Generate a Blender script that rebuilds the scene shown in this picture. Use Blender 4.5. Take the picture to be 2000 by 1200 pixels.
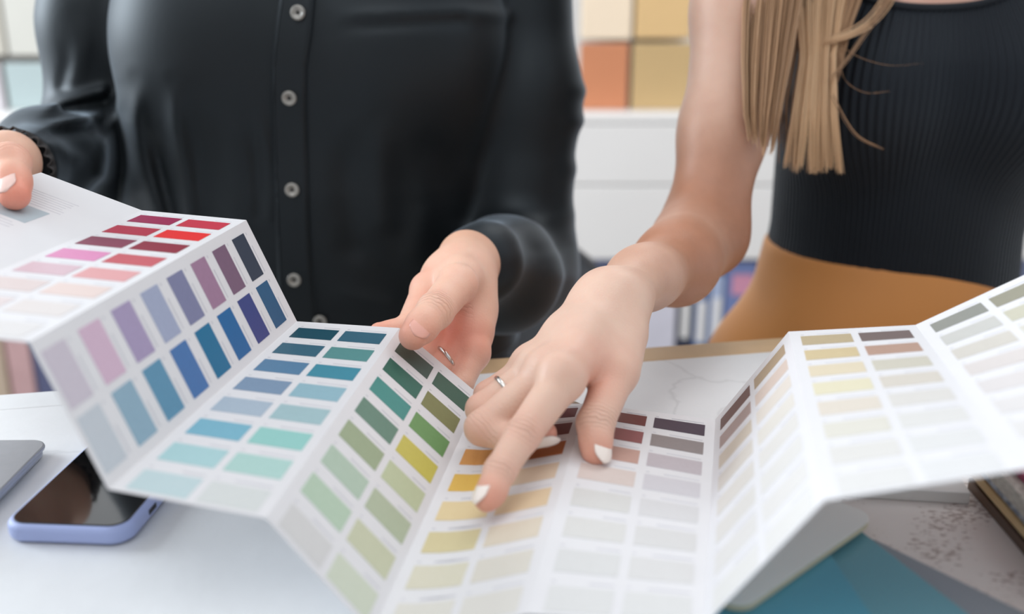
import bpy, math, random
import numpy as np
from mathutils import Vector, Matrix

for o in list(bpy.data.objects):
    bpy.data.objects.remove(o)
S = bpy.context.scene
COL = S.collection

# ---------------------------------------------------------------- camera
EYE = 1.165                      # camera height above the floor; the desk top is at 0.90
F_PX = 1944.0                    # focal length in pixels of the 2000 px wide frame (35 mm lens)
PITCH = math.atan(625.0 / F_PX)  # tilt below the horizon
CP, SP = math.cos(PITCH), math.sin(PITCH)
cam_data = bpy.data.cameras.new('camera')
cam = bpy.data.objects.new('camera', cam_data)
COL.objects.link(cam)
cam.location = (0, 0, EYE)
cam.rotation_euler = (math.pi / 2 - PITCH, 0, 0)
cam_data.sensor_width = 36.0
cam_data.lens = F_PX / 2000.0 * 36.0
cam_data.clip_start = 0.02
cam_data.dof.use_dof = True
cam_data.dof.focus_distance = 0.615
cam_data.dof.aperture_fstop = 3.8
S.camera = cam

# ---------------------------------------------------------------- world, lights, exposure
S.view_settings.view_transform = 'Standard'
S.view_settings.look = 'None'
S.view_settings.gamma = 1.0
S.view_settings.use_curve_mapping = False
S.view_settings.exposure = 0.0
world = bpy.data.worlds.new('world')
S.world = world
world.use_nodes = True
wn = world.node_tree.nodes
wn['Background'].inputs['Color'].default_value = (0.93, 0.975, 1.03, 1)
wn['Background'].inputs['Strength'].default_value = 0.90

def area_light(name, loc, target, sx, sy, watts, color):
    L = bpy.data.lights.new(name, 'AREA')
    L.shape = 'RECTANGLE'; L.size = sx; L.size_y = sy
    L.energy = watts; L.color = color
    o = bpy.data.objects.new(name, L)
    COL.objects.link(o)
    o.location = loc
    o.rotation_euler = (Vector(target) - Vector(loc)).to_track_quat('-Z', 'Y').to_euler()
    return o

area_light('window_daylight', (-2.30, 1.15, 1.75), (-0.1, 0.80, 1.05), 1.0, 1.0, 58.0, (0.86, 0.94, 1.0))
area_light('ceiling_softbox', (-0.5, -0.3, 2.75), (0.0, 0.7, 0.9), 1.6, 1.2, 10.0, (1.0, 0.97, 0.93))

area_light('back_wall_fill', (0.7, 1.7, 2.75), (0.5, 2.3, 0.9), 1.0, 0.5, 13.0, (1.0, 0.97, 0.94))  # added fill that brightens the back wall and cabinet

# ---------------------------------------------------------------- helpers
# All modelling coordinates are metres from the camera: X right, Y forward, Z up.
OFF = np.array([0.0, 0.0, EYE])
DESK = -0.265                    # desk top, camera-relative
FLOOR = -EYE

def ray(u, v):
    a = (u - 1000.0) / F_PX; b = (600.0 - v) / F_PX
    return np.array([a, CP + b * SP, -SP + b * CP])

def at(u, v, d):                 # point seen in direction (u, v) at depth d
    return ray(u, v) * d

def onz(u, v, z):                # point of a horizontal plane
    r = ray(u, v); return r * (z / r[2])

def ony(u, v, y):
    r = ray(u, v); return r * (y / r[1])

def lin(c):
    out = []
    for x in c:
        x = x / 255.0
        out.append(x / 12.92 if x <= 0.04045 else ((x + 0.055) / 1.055) ** 2.4)
    return tuple(out) + (1.0,)

def nodes_of(m):
    m.use_nodes = True
    nt = m.node_tree
    return nt, nt.nodes, nt.links, nt.nodes['Principled BSDF']

def mat(name, rgb, rough=0.5, var=0.06, scale=30.0, bump=0.0, bscale=None, metal=0.0, spec=0.5, coat=0.0,
        sheen=0.0, sss=0.0, rgb2=None, stretch=(1, 1, 1)):
    """procedural principled material: base colour with a little noise mottling and optional bump"""
    m = bpy.data.materials.new(name)
    nt, N, L, b = nodes_of(m)
    b.inputs['Roughness'].default_value = rough
    b.inputs['Metallic'].default_value = metal
    b.inputs['Specular IOR Level'].default_value = spec
    b.inputs['Coat Weight'].default_value = coat
    b.inputs['Sheen Weight'].default_value = sheen
    tc = N.new('ShaderNodeTexCoord'); mp = N.new('ShaderNodeMapping')
    mp.inputs['Scale'].default_value = stretch
    L.new(tc.outputs['Object'], mp.inputs['Vector'])
    nz = N.new('ShaderNodeTexNoise'); nz.inputs['Scale'].default_value = scale
    nz.inputs['Detail'].default_value = 5
    L.new(mp.outputs['Vector'], nz.inputs['Vector'])
    ramp = N.new('ShaderNodeValToRGB')
    c1 = lin(rgb)
    c2 = lin(rgb2) if rgb2 else tuple(min(1, x * (1 + var)) for x in c1[:3]) + (1,)
    c0 = c1 if rgb2 else tuple(x * (1 - var) for x in c1[:3]) + (1,)
    ramp.color_ramp.elements[0].position = 0.35; ramp.color_ramp.elements[1].position = 0.65
    ramp.color_ramp.elements[0].color = c0; ramp.color_ramp.elements[1].color = c2
    L.new(nz.outputs['Fac'], ramp.inputs['Fac'])
    L.new(ramp.outputs['Color'], b.inputs['Base Color'])
    if bump > 0:
        n2 = N.new('ShaderNodeTexNoise'); n2.inputs['Scale'].default_value = bscale or scale * 3
        n2.inputs['Detail'].default_value = 4
        L.new(mp.outputs['Vector'], n2.inputs['Vector'])
        bp = N.new('ShaderNodeBump'); bp.inputs['Strength'].default_value = bump
        bp.inputs['Distance'].default_value = 0.002
        L.new(n2.outputs['Fac'], bp.inputs['Height'])
        L.new(bp.outputs['Normal'], b.inputs['Normal'])
    return m

def tag(o, label=None, cat=None, group=None, kind=None):
    if label: o['label'] = label
    if cat: o['category'] = cat
    if group: o['group'] = group
    if kind: o['kind'] = kind
    return o

def empty(name, loc, label=None, cat=None, group=None):
    o = bpy.data.objects.new(name, None)
    COL.objects.link(o)
    o.empty_display_size = 0.02
    o.location = tuple(np.array(loc, float) + OFF)
    return tag(o, label, cat, group)

def base_of(o):                  # world position of an object's origin (no rotations are used)
    p = np.array(o.location)
    while o.parent:
        o = o.parent; p = p + np.array(o.location)
    return p

def mk(name, V, Fc, m, parent=None, smooth=False, origin=None):
    """one mesh object from camera-relative vertices"""
    V = np.asarray(V, float) + OFF
    if parent is not None:
        org = base_of(parent)
    else:
        org = (np.array(origin, float) + OFF) if origin is not None else np.array([*(V.min(0)[:2] + V.max(0)[:2]) / 2, V[:, 2].min()])
    me = bpy.data.meshes.new(name)
    V = V - org
    me.from_pydata(V.tolist() if len(V) < 20000 else [tuple(v) for v in V], [], Fc if isinstance(Fc, list) else Fc.tolist())
    me.update()
    if smooth:
        me.polygons.foreach_set('use_smooth', np.ones(len(me.polygons), bool))
    if m is not None: me.materials.append(m)
    o = bpy.data.objects.new(name, me)
    COL.objects.link(o)
    if parent is not None:
        o.parent = parent; o.location = (0, 0, 0)
    else:
        o.location = tuple(org)
    return o

def bevel(o, w, seg=2):
    md = o.modifiers.new('bevel', 'BEVEL'); md.width = w; md.segments = seg; md.limit_method = 'ANGLE'
    return o

BOXF = [[0, 3, 2, 1], [4, 5, 6, 7], [0, 1, 5, 4], [1, 2, 6, 5], [2, 3, 7, 6], [3, 0, 4, 7]]
def box(x0, x1, y0, y1, z0, z1):
    return [[x0, y0, z0], [x1, y0, z0], [x1, y1, z0], [x0, y1, z0], [x0, y0, z1], [x1, y0, z1], [x1, y1, z1], [x0, y1, z1]], [f[:] for f in BOXF]

def mkbox(name, b6, m, parent=None, bev=0.0, seg=2):
    V, Fc = box(*b6)
    o = mk(name, V, Fc, m, parent)
    if bev: bevel(o, bev, seg)
    return o

def prism(poly, z0, z1):
    """horizontal outline extruded from z0 to z1"""
    n = len(poly)
    V = [[p[0], p[1], z0] for p in poly] + [[p[0], p[1], z1] for p in poly]
    area = sum(poly[i][0] * poly[(i + 1) % n][1] - poly[(i + 1) % n][0] * poly[i][1] for i in range(n))
    Fc = [list(range(n))[::-1], list(range(n, 2 * n))] + [[i, (i + 1) % n, n + (i + 1) % n, n + i] for i in range(n)]
    if area < 0: Fc = [f[::-1] for f in Fc]
    return V, Fc

def round_poly(poly, radii, seg=8):
    """polygon with rounded corners (one radius per corner)"""
    out = []; n = len(poly)
    for i in range(n):
        p = np.array(poly[i][:2], float); a = np.array(poly[i - 1][:2], float); b = np.array(poly[(i + 1) % n][:2], float)
        r = radii[i] if isinstance(radii, (list, tuple)) else radii
        if r <= 0: out.append(p); continue
        da = (a - p) / np.linalg.norm(a - p); db = (b - p) / np.linalg.norm(b - p)
        ang = math.acos(max(-1, min(1, float(da @ db))))
        t = r / math.tan(ang / 2)
        c = p + (da + db) / np.linalg.norm(da + db) * (r / math.sin(ang / 2))
        s = p + da * t - c; e = p + db * t - c
        a0 = math.atan2(s[1], s[0]); a1 = math.atan2(e[1], e[0])
        da_ = (a1 - a0 + math.pi) % (2 * math.pi) - math.pi
        for k in range(seg + 1):
            th = a0 + da_ * k / seg
            out.append(c + r * np.array([math.cos(th), math.sin(th)]))
    return out

def tube(path, radii, seg=12, cap=True):
    """round tube along a polyline"""
    P = np.asarray(path, float); n = len(P)
    R = np.full(n, radii) if np.isscalar(radii) else np.asarray(radii, float)
    V = []; Fc = []
    T = np.gradient(P, axis=0); T /= np.linalg.norm(T, axis=1)[:, None]
    ref = np.array([0, 0, 1.0]) if abs(T[0][2]) < 0.9 else np.array([1.0, 0, 0])
    for i in range(n):
        a = np.cross(T[i], ref); a /= np.linalg.norm(a); b = np.cross(T[i], a); ref = np.cross(a, T[i]) if False else ref
        for k in range(seg):
            th = 2 * math.pi * k / seg
            V.append(P[i] + R[i] * (math.cos(th) * a + math.sin(th) * b))
    for i in range(n - 1):
        for k in range(seg):
            k2 = (k + 1) % seg
            Fc.append([i * seg + k, i * seg + k2, (i + 1) * seg + k2, (i + 1) * seg + k])
    if cap:
        Fc.append(list(range(seg))[::-1]); Fc.append([(n - 1) * seg + k for k in range(seg)])
    return V, Fc

def spline(pts, n):
    """Catmull-Rom through the points"""
    P = np.asarray(pts, float); m = len(P)
    Q = np.vstack([2 * P[0] - P[1], P, 2 * P[-1] - P[-2]])
    out = []
    for t in np.linspace(0, m - 1, n):
        i = min(int(t), m - 2); s = t - i
        p0, p1, p2, p3 = Q[i], Q[i + 1], Q[i + 2], Q[i + 3]
        out.append(0.5 * ((2 * p1) + (-p0 + p2) * s + (2 * p0 - 5 * p1 + 4 * p2 - p3) * s * s + (-p0 + 3 * p1 - 3 * p2 + p3) * s ** 3))
    return np.array(out)

# ---- signed-distance modelling: smooth unions of tapered capsules meshed by surface nets
def smin(a, b, k):
    h = np.maximum(k - np.abs(a - b), 0) / k
    return np.minimum(a, b) - h * h * k * 0.25

def capsule(P, a, b, ra, rb):
    a = np.asarray(a, np.float32); b = np.asarray(b, np.float32)
    ab = b - a
    h = np.clip(((P - a) @ ab) / max(float(ab @ ab), 1e-12), 0, 1)
    q = P - a - h[:, None] * ab
    return np.sqrt((q * q).sum(1)) - (ra + (rb - ra) * h)

def chain(P, pts, rad, k=0.004):
    d = None
    for i in range(len(pts) - 1):
        c = capsule(P, pts[i], pts[i + 1], rad[i], rad[i + 1])
        d = c if d is None else smin(d, c, k)
    return d

def ellipsoid(P, c, r, axes=None):
    q = P - np.asarray(c, np.float32)
    if axes is not None: q = q @ np.asarray(axes, np.float32).T
    r = np.asarray(r, np.float32)
    k0 = np.sqrt(((q / r) ** 2).sum(1)); k1 = np.sqrt(((q / (r * r)) ** 2).sum(1))
    return k0 * (k0 - 1.0) / np.maximum(k1, 1e-9)

def surface_net(fn, lo, hi, h, B=8):
    """mesh fn = 0 inside a box; fn is only evaluated near the surface"""
    lo = np.asarray(lo, float); n = np.ceil((np.asarray(hi) - lo) / h / B).astype(int) * B
    nb = n // B
    ci = np.stack(np.meshgrid(*[np.arange(k) for k in nb], indexing='ij'), -1).reshape(-1, 3)
    cc = (lo + (ci + 0.5) * B * h).astype(np.float32)
    cd = np.concatenate([fn(cc[i:i + 200000]) for i in range(0, len(cc), 200000)])
    G = np.repeat(np.repeat(np.repeat(np.sign(cd).reshape(nb).astype(np.float32), B, 0), B, 1), B, 2)
    act = ci[np.abs(cd) < B * h * 1.7]
    loc = np.stack(np.meshgrid(*[np.arange(B)] * 3, indexing='ij'), -1).reshape(-1, 3)
    for i in range(0, len(act), 400):
        idx = (act[i:i + 400, None, :] * B + loc[None]).reshape(-1, 3)
        G[idx[:, 0], idx[:, 1], idx[:, 2]] = fn((lo + idx * h).astype(np.float32))
    s = G < 0
    c8 = [s[a:n[0] - 1 + a, b:n[1] - 1 + b, c:n[2] - 1 + c] for a in (0, 1) for b in (0, 1) for c in (0, 1)]
    anyv = c8[0].copy(); allv = c8[0].copy()
    for c in c8[1:]: anyv |= c; allv &= c
    m = anyv & ~allv
    cells = np.argwhere(m)
    dims = np.array(m.shape); fid = (cells[:, 0] * dims[1] + cells[:, 1]) * dims[2] + cells[:, 2]
    acc = np.zeros((len(cells), 3)); cnt = np.zeros(len(cells))
    cor = [(a, b, c) for a in (0, 1) for b in (0, 1) for c in (0, 1)]
    val = {c: G[cells[:, 0] + c[0], cells[:, 1] + c[1], cells[:, 2] + c[2]] for c in cor}
    for c in cor:
        for ax in range(3):
            if c[ax] == 0:
                e = list(c); e[ax] = 1; e = tuple(e)
                va, vb = val[c], val[e]
                x = (va < 0) != (vb < 0)
                t = np.where(x, va / np.where(x, va - vb, 1), 0)
                p = np.tile(np.array(c, float), (len(cells), 1)); p[:, ax] = t
                acc[x] += p[x]; cnt[x] += 1
    V = lo + (cells + acc / cnt[:, None]) * h
    faces = []
    for ax in range(3):
        b, c = (ax + 1) % 3, (ax + 2) % 3
        sl0 = [slice(None)] * 3; sl1 = [slice(None)] * 3
        sl0[ax] = slice(0, -1); sl1[ax] = slice(1, None)
        A, Bv = s[tuple(sl0)], s[tuple(sl1)]
        e = np.argwhere(A != Bv)
        e = e[(e[:, b] > 0) & (e[:, c] > 0) & (e[:, b] < dims[b]) & (e[:, c] < dims[c])]
        flip = A[e[:, 0], e[:, 1], e[:, 2]]
        q = []
        for db, dc in ((0, 0), (-1, 0), (-1, -1), (0, -1)):
            g = e.copy(); g[:, b] += db; g[:, c] += dc
            q.append(np.searchsorted(fid, (g[:, 0] * dims[1] + g[:, 1]) * dims[2] + g[:, 2]))
        q = np.stack(q, 1)
        q[~flip] = q[~flip][:, ::-1]
        faces.append(q)
    return V, np.concatenate(faces)

def attr(o, name, values):
    a = o.data.attributes.new(name, 'FLOAT', 'POINT')
    a.data.foreach_set('value', np.asarray(values, np.float32))
# ================================================================ the room
M_wall = mat('wall_paint', (238, 237, 236), 0.7, 0.02, 4)
M_floor = mat('floor_grey', (150, 146, 142), 0.5, 0.08, 6)
M_white = mat('white_laminate', (240, 238, 236), 0.45, 0.015, 3)
M_shelf_blue = mat('shelf_back_blue', (150, 162, 198), 0.7, 0.1, 8)  # even pale blue-grey of the shelf back
YW = 2.62
tag(mkbox('floor', (-3.2, 3.2, -1.2, YW + 0.12, FLOOR - 0.05, FLOOR), M_floor), kind='structure')
tag(mkbox('wall_back', (-3.2, 3.2, YW, YW + 0.12, FLOOR, 1.7), M_wall), kind='structure')
M_wallf = mat('blocking_wall_tone', (176, 172, 169), 0.8, 0.03, 4)
tag(mkbox('light_blocking_wall', (-3.2, 3.2, -1.32, -1.2, FLOOR, 1.5), M_wallf), kind='structure')  # unseen wall added behind the camera to dim reflections on the shirt
# storage cabinet along the back wall: drawer fronts over an open shelf
cab = empty('storage_cabinet', (0.4, YW - 0.2, FLOOR), 'white cabinet with wide drawer fronts along the back wall', 'cabinet')
mkbox('cabinet_top', (-1.9, 2.5, YW - 0.16, YW - 0.005, -0.318, -0.295), M_white, cab, 0.003)
for i, (xa, xb) in enumerate(((-1.9, -1.3), (-1.3, -0.70), (-0.70, -0.05), (-0.05, 0.85), (0.85, 1.70), (1.70, 2.5))):
    for z0, z1 in ((-0.470, -0.320), (-0.664, -0.474)):
        mkbox('drawer_front', (xa + 0.002, xb - 0.002, YW - 0.158, YW - 0.140, z0, z1), M_white, cab, 0.003)
mkbox('carcass', (-1.9, 2.5, YW - 0.140, YW - 0.005, -0.664, -0.319), M_white, cab)
mkbox('shelf_back', (-1.9, 2.5, YW - 0.03, YW - 0.005, FLOOR + 0.06, -0.664), M_shelf_blue, cab)
mkbox('plinth', (-1.9, 2.5, YW - 0.145, YW - 0.005, FLOOR + 0.001, FLOOR + 0.06), M_white, cab)
for x in (-1.9, -0.70, 1.05, 2.482):
    mkbox('side_panel', (x, x + 0.018, YW - 0.145, YW - 0.03, FLOOR + 0.06, -0.664), M_white, cab)
# binders and boxes of samples on the open shelf
shelf_z = FLOOR + 0.0605
def col_of(u, y): return ony(u, 600, y)[0]
YS = YW - 0.138
specs = [  # u0, u1, height, colour, name, label, category
    (1020, 1068, .34, (60, 66, 84), 'ring_binder', 'dark slate binder at the left of the open shelf row'),
    (1075, 1120, .30, (126, 140, 176), 'ring_binder', 'dusty blue binder standing behind the grey chair'),
    (1150, 1205, .33, (84, 98, 140), 'ring_binder', 'denim blue binder left of the white pink-banded box'),
    (1252, 1322, .36, (216, 214, 226), 'storage_box', 'white box with pink lower band under the drawers'),
    (1327, 1352, .40, (38, 46, 70), 'ring_binder', 'navy binder right of the white pink-banded box'),
    (1357, 1384, .38, (104, 124, 168), 'ring_binder', 'mid blue binder beside the navy binder'),
    (1388, 1412, .39, (176, 190, 220), 'ring_binder', 'pale blue binder under the raised forearm'),
    (1416, 1470, .425, (118, 134, 182), 'storage_box', 'blue box with pink label patches left of the tan trousers'),
    (1476, 1520, .42, (150, 166, 206), 'storage_box', 'light blue box with a pale label behind the trousers'),
    (1528, 1600, .42, (96, 104, 140), 'storage_box', 'slate blue box farthest right on the shelf'),
]
M_pink = mat('pink_label', (214, 150, 176), 0.6, 0.03, 10)
for u0, u1, h, c, nm, lab in specs:
    x0, x1 = col_of(u0, YS), col_of(u1, YS)
    m = mat(nm + '_' + '%d' % u0, c, 0.55, 0.05, 12)
    e = empty(nm, ((x0 + x1) / 2, YS + 0.05, shelf_z), lab, 'binder' if 'binder' in nm else 'box', 'samples on the open shelf')
    mkbox('body', (x0, x1, YS, YS + 0.105, shelf_z, shelf_z + h), m, e, 0.004)
    w = x1 - x0
    if nm == 'storage_box':
        z0 = shelf_z + h * (.30 if u0 == 1252 else .5)
        mkbox('label_patch', (x0 + w * .12, x1 - w * .12, YS - 0.002, YS + .001, z0, z0 + h * .17), M_pink, e)
        if u0 == 1416:
            mkbox('label_patch', (x0 + w * .2, x1 - w * .05, YS - 0.002, YS + .001, z0 + h * .3, z0 + h * .46), M_pink, e)
        mkbox('lid', (x0 - .003, x1 + .003, YS - .003, YS + .106, shelf_z + h - .03, shelf_z + h + .004), m, e, 0.003)
    else:
        mkbox('spine_label', (x0 + w * .2, x1 - w * .2, YS - 0.0015, YS + .001, shelf_z + h * .55, shelf_z + h * .85), M_white, e)
for u0, u1, h, c, lab in ((-90, -10, .30, (190, 170, 150), 'tan carton on the shelf at the far left'),
                          (-4, 44, .27, (196, 158, 158), 'dusty pink carton low behind the silver laptop'),
                          (48, 110, .25, (88, 92, 124), 'blue grey carton beside the dusty pink carton')):
    x0, x1 = col_of(u0, YS), col_of(u1, YS)
    m = mat('carton_%d' % (u0 + 100), c, 0.6, 0.05, 12)
    e = empty('carton', ((x0 + x1) / 2, YS + .05, shelf_z), lab, 'box', 'samples on the open shelf')
    mkbox('body', (x0, x1, YS, YS + .105, shelf_z, shelf_z + h), m, e, .004)
    mkbox('lid', (x0 - .003, x1 + .003, YS - .003, YS + .106, shelf_z + h - .04, shelf_z + h + .004), m, e, .003)

# framed colour sample boards on the wall, in two rows
def board(u0, u1, v0, v1, c, lab, y=YW - 0.06):
    a = ony(u0, v1, y); b = ony(u1, v0, y)
    if v1 > 200: a[2] = -.2945
    x0 = ony(u0, (v0 + v1) / 2, y)[0]; x1 = ony(u1, (v0 + v1) / 2, y)[0]
    m = mat('board_%d_%d' % (u0, v0 + 400), c, 0.55, 0.02, 8)
    e = empty('sample_board', ((x0 + x1) / 2, y, a[2]), lab, 'sample board', 'painted sample boards on the back wall')
    mkbox('painted_face', (x0, x1, y - .012, y, a[2], b[2]), m, e, .004)
    mkbox('backing', (x0 + .006, x1 - .006, y, YW - .001, a[2] + .006, b[2] - .006), M_backing, e)
M_backing = mat('board_backing', (150, 136, 118), .7, .05, 12)
board(1136, 1236, -120, 77, (246, 226, 200), 'cream sample board above the terracotta one')
board(1242, 1352, -120, 75, (226, 190, 136), 'warm sand yellow sample board above the olive tan one')
board(1132, 1226, 84, 204, (206, 136, 98), 'terracotta sample board beside the left woman\'s sleeve')
board(1234, 1350, 84, 204, (200, 170, 122), 'olive tan sample board beside the bare upper arm')
board(-120, 0, -120, 108, (196, 190, 178), 'grey beige sample board at the far left edge')
board(5, 110, -120, 108, (206, 203, 194), 'stone white sample board behind the left sleeve')
board(18, 124, 122, 232, (172, 186, 186), 'blue grey sample board behind the left sleeve')
board(-110, 10, 122, 232, (206, 200, 204), 'lilac white sample board at the far left edge, lower row')

# ================================================================ the desk
def concrete():
    m = bpy.data.materials.new('concrete_top')
    nt, N, L, b = nodes_of(m)
    tc = N.new('ShaderNodeTexCoord')
    n1 = N.new('ShaderNodeTexNoise'); n1.inputs['Scale'].default_value = 7; n1.inputs['Detail'].default_value = 8
    n2 = N.new('ShaderNodeTexNoise'); n2.inputs['Scale'].default_value = 120; n2.inputs['Detail'].default_value = 3
    L.new(tc.outputs['Object'], n1.inputs['Vector']); L.new(tc.outputs['Object'], n2.inputs['Vector'])
    r1 = N.new('ShaderNodeValToRGB')
    r1.color_ramp.elements[0].position = .3; r1.color_ramp.elements[1].position = .7
    r1.color_ramp.elements[0].color = lin((216, 218, 220)); r1.color_ramp.elements[1].color = lin((233, 235, 237))
    L.new(n1.outputs['Fac'], r1.inputs['Fac'])
    # a few hairline cracks
    v = N.new('ShaderNodeTexVoronoi'); v.feature = 'DISTANCE_TO_EDGE'; v.inputs['Scale'].default_value = 4.2
    wob = N.new('ShaderNodeMixRGB'); wob.blend_type = 'ADD'; wob.inputs['Fac'].default_value = .16
    L.new(tc.outputs['Object'], wob.inputs[1]); L.new(n1.outputs['Color'], wob.inputs[2]); L.new(wob.outputs['Color'], v.inputs['Vector'])
    r2 = N.new('ShaderNodeValToRGB'); r2.color_ramp.elements[0].position = 0; r2.color_ramp.elements[1].position = .012
    r2.color_ramp.elements[0].color = (.72, .72, .72, 1); r2.color_ramp.elements[1].color = (1, 1, 1, 1)
    L.new(v.outputs['Distance'], r2.inputs['Fac'])
    mx = N.new('ShaderNodeMixRGB'); mx.blend_type = 'MULTIPLY'; mx.inputs['Fac'].default_value = .45
    L.new(r1.outputs['Color'], mx.inputs[1]); L.new(r2.outputs['Color'], mx.inputs[2])
    L.new(mx.outputs['Color'], b.inputs['Base Color'])
    bp = N.new('ShaderNodeBump'); bp.inputs['Strength'].default_value = .25; bp.inputs['Distance'].default_value = .001
    L.new(n2.outputs['Fac'], bp.inputs['Height']); L.new(bp.outputs['Normal'], b.inputs['Normal'])
    b.inputs['Roughness'].default_value = .42
    return m
M_conc = concrete()
M_oak = mat('oak_edge', (203, 172, 134), .5, .12, 14, .15, 60, stretch=(1, 1, 8))
# far edge of the top runs through these two points
eL, eR = onz(0, 770, DESK), onz(1550, 657, DESK)
ed = (eR - eL) / np.linalg.norm(eR - eL); en = np.array([-ed[1], ed[0], 0])
A = eL - ed * .75; Bp = eR + ed * .75
desk = empty('work_desk', ((A + Bp)[0] / 2, .35, FLOOR), 'wide pale grey concrete-topped desk with an oak edge strip', 'desk')
inner_a, inner_b = A - en * .030, Bp - en * .030
top_poly = [inner_a, inner_b, inner_b + np.array([0, -1, 0]) * (inner_b[1] + .25), inner_a + np.array([0, -1, 0]) * (inner_a[1] + .25)]
V, Fc = prism([p[:2] for p in top_poly], DESK - .038, DESK)
mk('desk_top', V, Fc, M_conc, desk)
mid_o = A + ed * ((-.16 - A[0]) / ed[0]); mid_i = mid_o - en * .030
V, Fc = prism([p[:2] for p in (mid_o, Bp, inner_b, mid_i)], DESK - .038, DESK)
bevel(mk('edge_strip', V, Fc, M_oak, desk), .002)
V, Fc = prism([p[:2] for p in (A, mid_o, mid_i, inner_a)], DESK - .038, DESK)
bevel(mk('edge_strip', V, Fc, M_conc, desk), .002)
M_steel = mat('desk_leg_steel', (70, 70, 72), .4, .05, 10, metal=.6)
for x, y in ((A[0] + .15, -.1), (Bp[0] - .15, -.1), (A[0] + .15, A[1] - .12), (Bp[0] - .2, Bp[1] - .25)):
    mkbox('leg', (x - .025, x + .025, y - .025, y + .025, FLOOR + .001, DESK - .038), M_steel, desk, .003)
# ================================================================ the fold-out colour card
L_CARD = 0.222
VPX = 1315
dirv = ray(VPX, -25.0); dirv /= np.linalg.norm(dirv)
P5 = at(937, 772, .62)
cpl = P5 @ dirv
def far_pt(u, v):
    r = ray(u, v); return r * (cpl / (r @ dirv))
def near_pt(f, uv):
    """near end of a crease: on the sight line uv, one card length from the far end"""
    if uv is None: return f - dirv * L_CARD
    r = ray(*uv); b = r @ f; a = r @ r; c = f @ f - L_CARD ** 2
    disc = b * b - a * c
    if disc <= 0: t = b / a
    else: t = (b - math.sqrt(disc)) / a
    n = r * t
    return f + (n - f) / np.linalg.norm(n - f) * L_CARD
creases = [((80, 337), None), ((277, 411), None), ((481, 430), (57, 668)), ((580, 628), (212, 955)), ((780, 641), (520, 1012)),
           ((937, 772), (727, 1237)), ((1150, 789), (1030, 1200)), ((1397, 820), (1374, 1222)), ((1540, 648), (1610, 978)),
           ((1788, 635), (1997, 917)), ((2038, 520), None)]
FAR = [far_pt(*c[0]) for c in creases]
NEAR = [near_pt(f, c[1]) for f, c in zip(FAR, creases)]
bow = {4: -.0035, 5: .0015}       # P5 (index 5) and P4 sag a little, in metres at mid width
ridge = {6: .0065}                # the crease beside the pressing finger is lifted at mid length
def card_pt(i, s, t):
    """point of panel i; s across (0..1), t along the length (0 far .. 1 near)"""
    a = FAR[i] * (1 - t) + NEAR[i] * t; b = FAR[i + 1] * (1 - t) + NEAR[i + 1] * t
    lift = lambda k: ridge.get(k, 0) * math.sin(math.pi * min(1, max(0, t)) ** .75)
    a = a + np.array([0, 0, lift(i)]); b = b + np.array([0, 0, lift(i + 1)])
    p = a * (1 - s) + b * s
    if i in (5,): p = p + np.array([0, 0, -.0045 * 4 * s * (1 - s) * (1 - .75 * s)])
    return p
def card_n(i, s, t):
    e = 1e-3
    n = np.cross(card_pt(i, s + e, t) - card_pt(i, s - e, t), card_pt(i, s, t - e) - card_pt(i, s, t + e))
    return n / np.linalg.norm(n)

M_paper = mat('card_paper', (224, 224, 227), .42, .008, 60, spec=.4)
def swatch_material():
    m = bpy.data.materials.new('painted_chip')
    nt, N, L, b = nodes_of(m)
    oi = N.new('ShaderNodeObjectInfo'); tc = N.new('ShaderNodeTexCoord')
    nz = N.new('ShaderNodeTexNoise'); nz.inputs['Scale'].default_value = 400
    L.new(tc.outputs['Object'], nz.inputs['Vector'])
    mx = N.new('ShaderNodeMixRGB'); mx.blend_type = 'OVERLAY'; mx.inputs['Fac'].default_value = .06
    L.new(oi.outputs['Color'], mx.inputs[1]); L.new(nz.outputs['Fac'], mx.inputs[2])
    L.new(mx.outputs['Color'], b.inputs['Base Color'])
    b.inputs['Roughness'].default_value = .38; b.inputs['Specular IOR Level'].default_value = .4
    return m
M_chip = swatch_material()
M_ink = mat('grey_print', (204, 204, 210), .6, .05, 50)
card = empty('colour_card', (0.0, .5, DESK + .004),
             'long white accordion-folded paint colour card with rows of swatches, held open over the desk', 'colour card')
NS, NT = 9, 17
def patch(i, s0, s1, t0, t1, ns, nt, lift_, thick):
    """thin solid patch following panel i"""
    top = []; bot = []
    for a in range(nt + 1):
        t = t0 + (t1 - t0) * a / nt
        for b in range(ns + 1):
            s = s0 + (s1 - s0) * b / ns
            p = card_pt(i, s, t); n = card_n(i, s, t)
            top.append(p + n * (lift_ + thick)); bot.append(p + n * lift_)
    V = top + bot; o = len(top); Fc = []
    w = ns + 1
    for a in range(nt):
        for b in range(ns):
            q = [a * w + b, (a + 1) * w + b, (a + 1) * w + b + 1, a * w + b + 1]
            Fc.append(q); Fc.append([x + o for x in q[::-1]])
    rim = [b for b in range(w)] + [a * w + ns for a in range(1, nt + 1)] + [nt * w + b for b in range(ns - 1, -1, -1)] + [a * w for a in range(nt - 1, 0, -1)]
    for k in range(len(rim)):
        a, b = rim[k], rim[(k + 1) % len(rim)]
        Fc.append([a, b, b + o, a + o])
    return V, Fc
W1 = (226, 225, 224)
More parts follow.
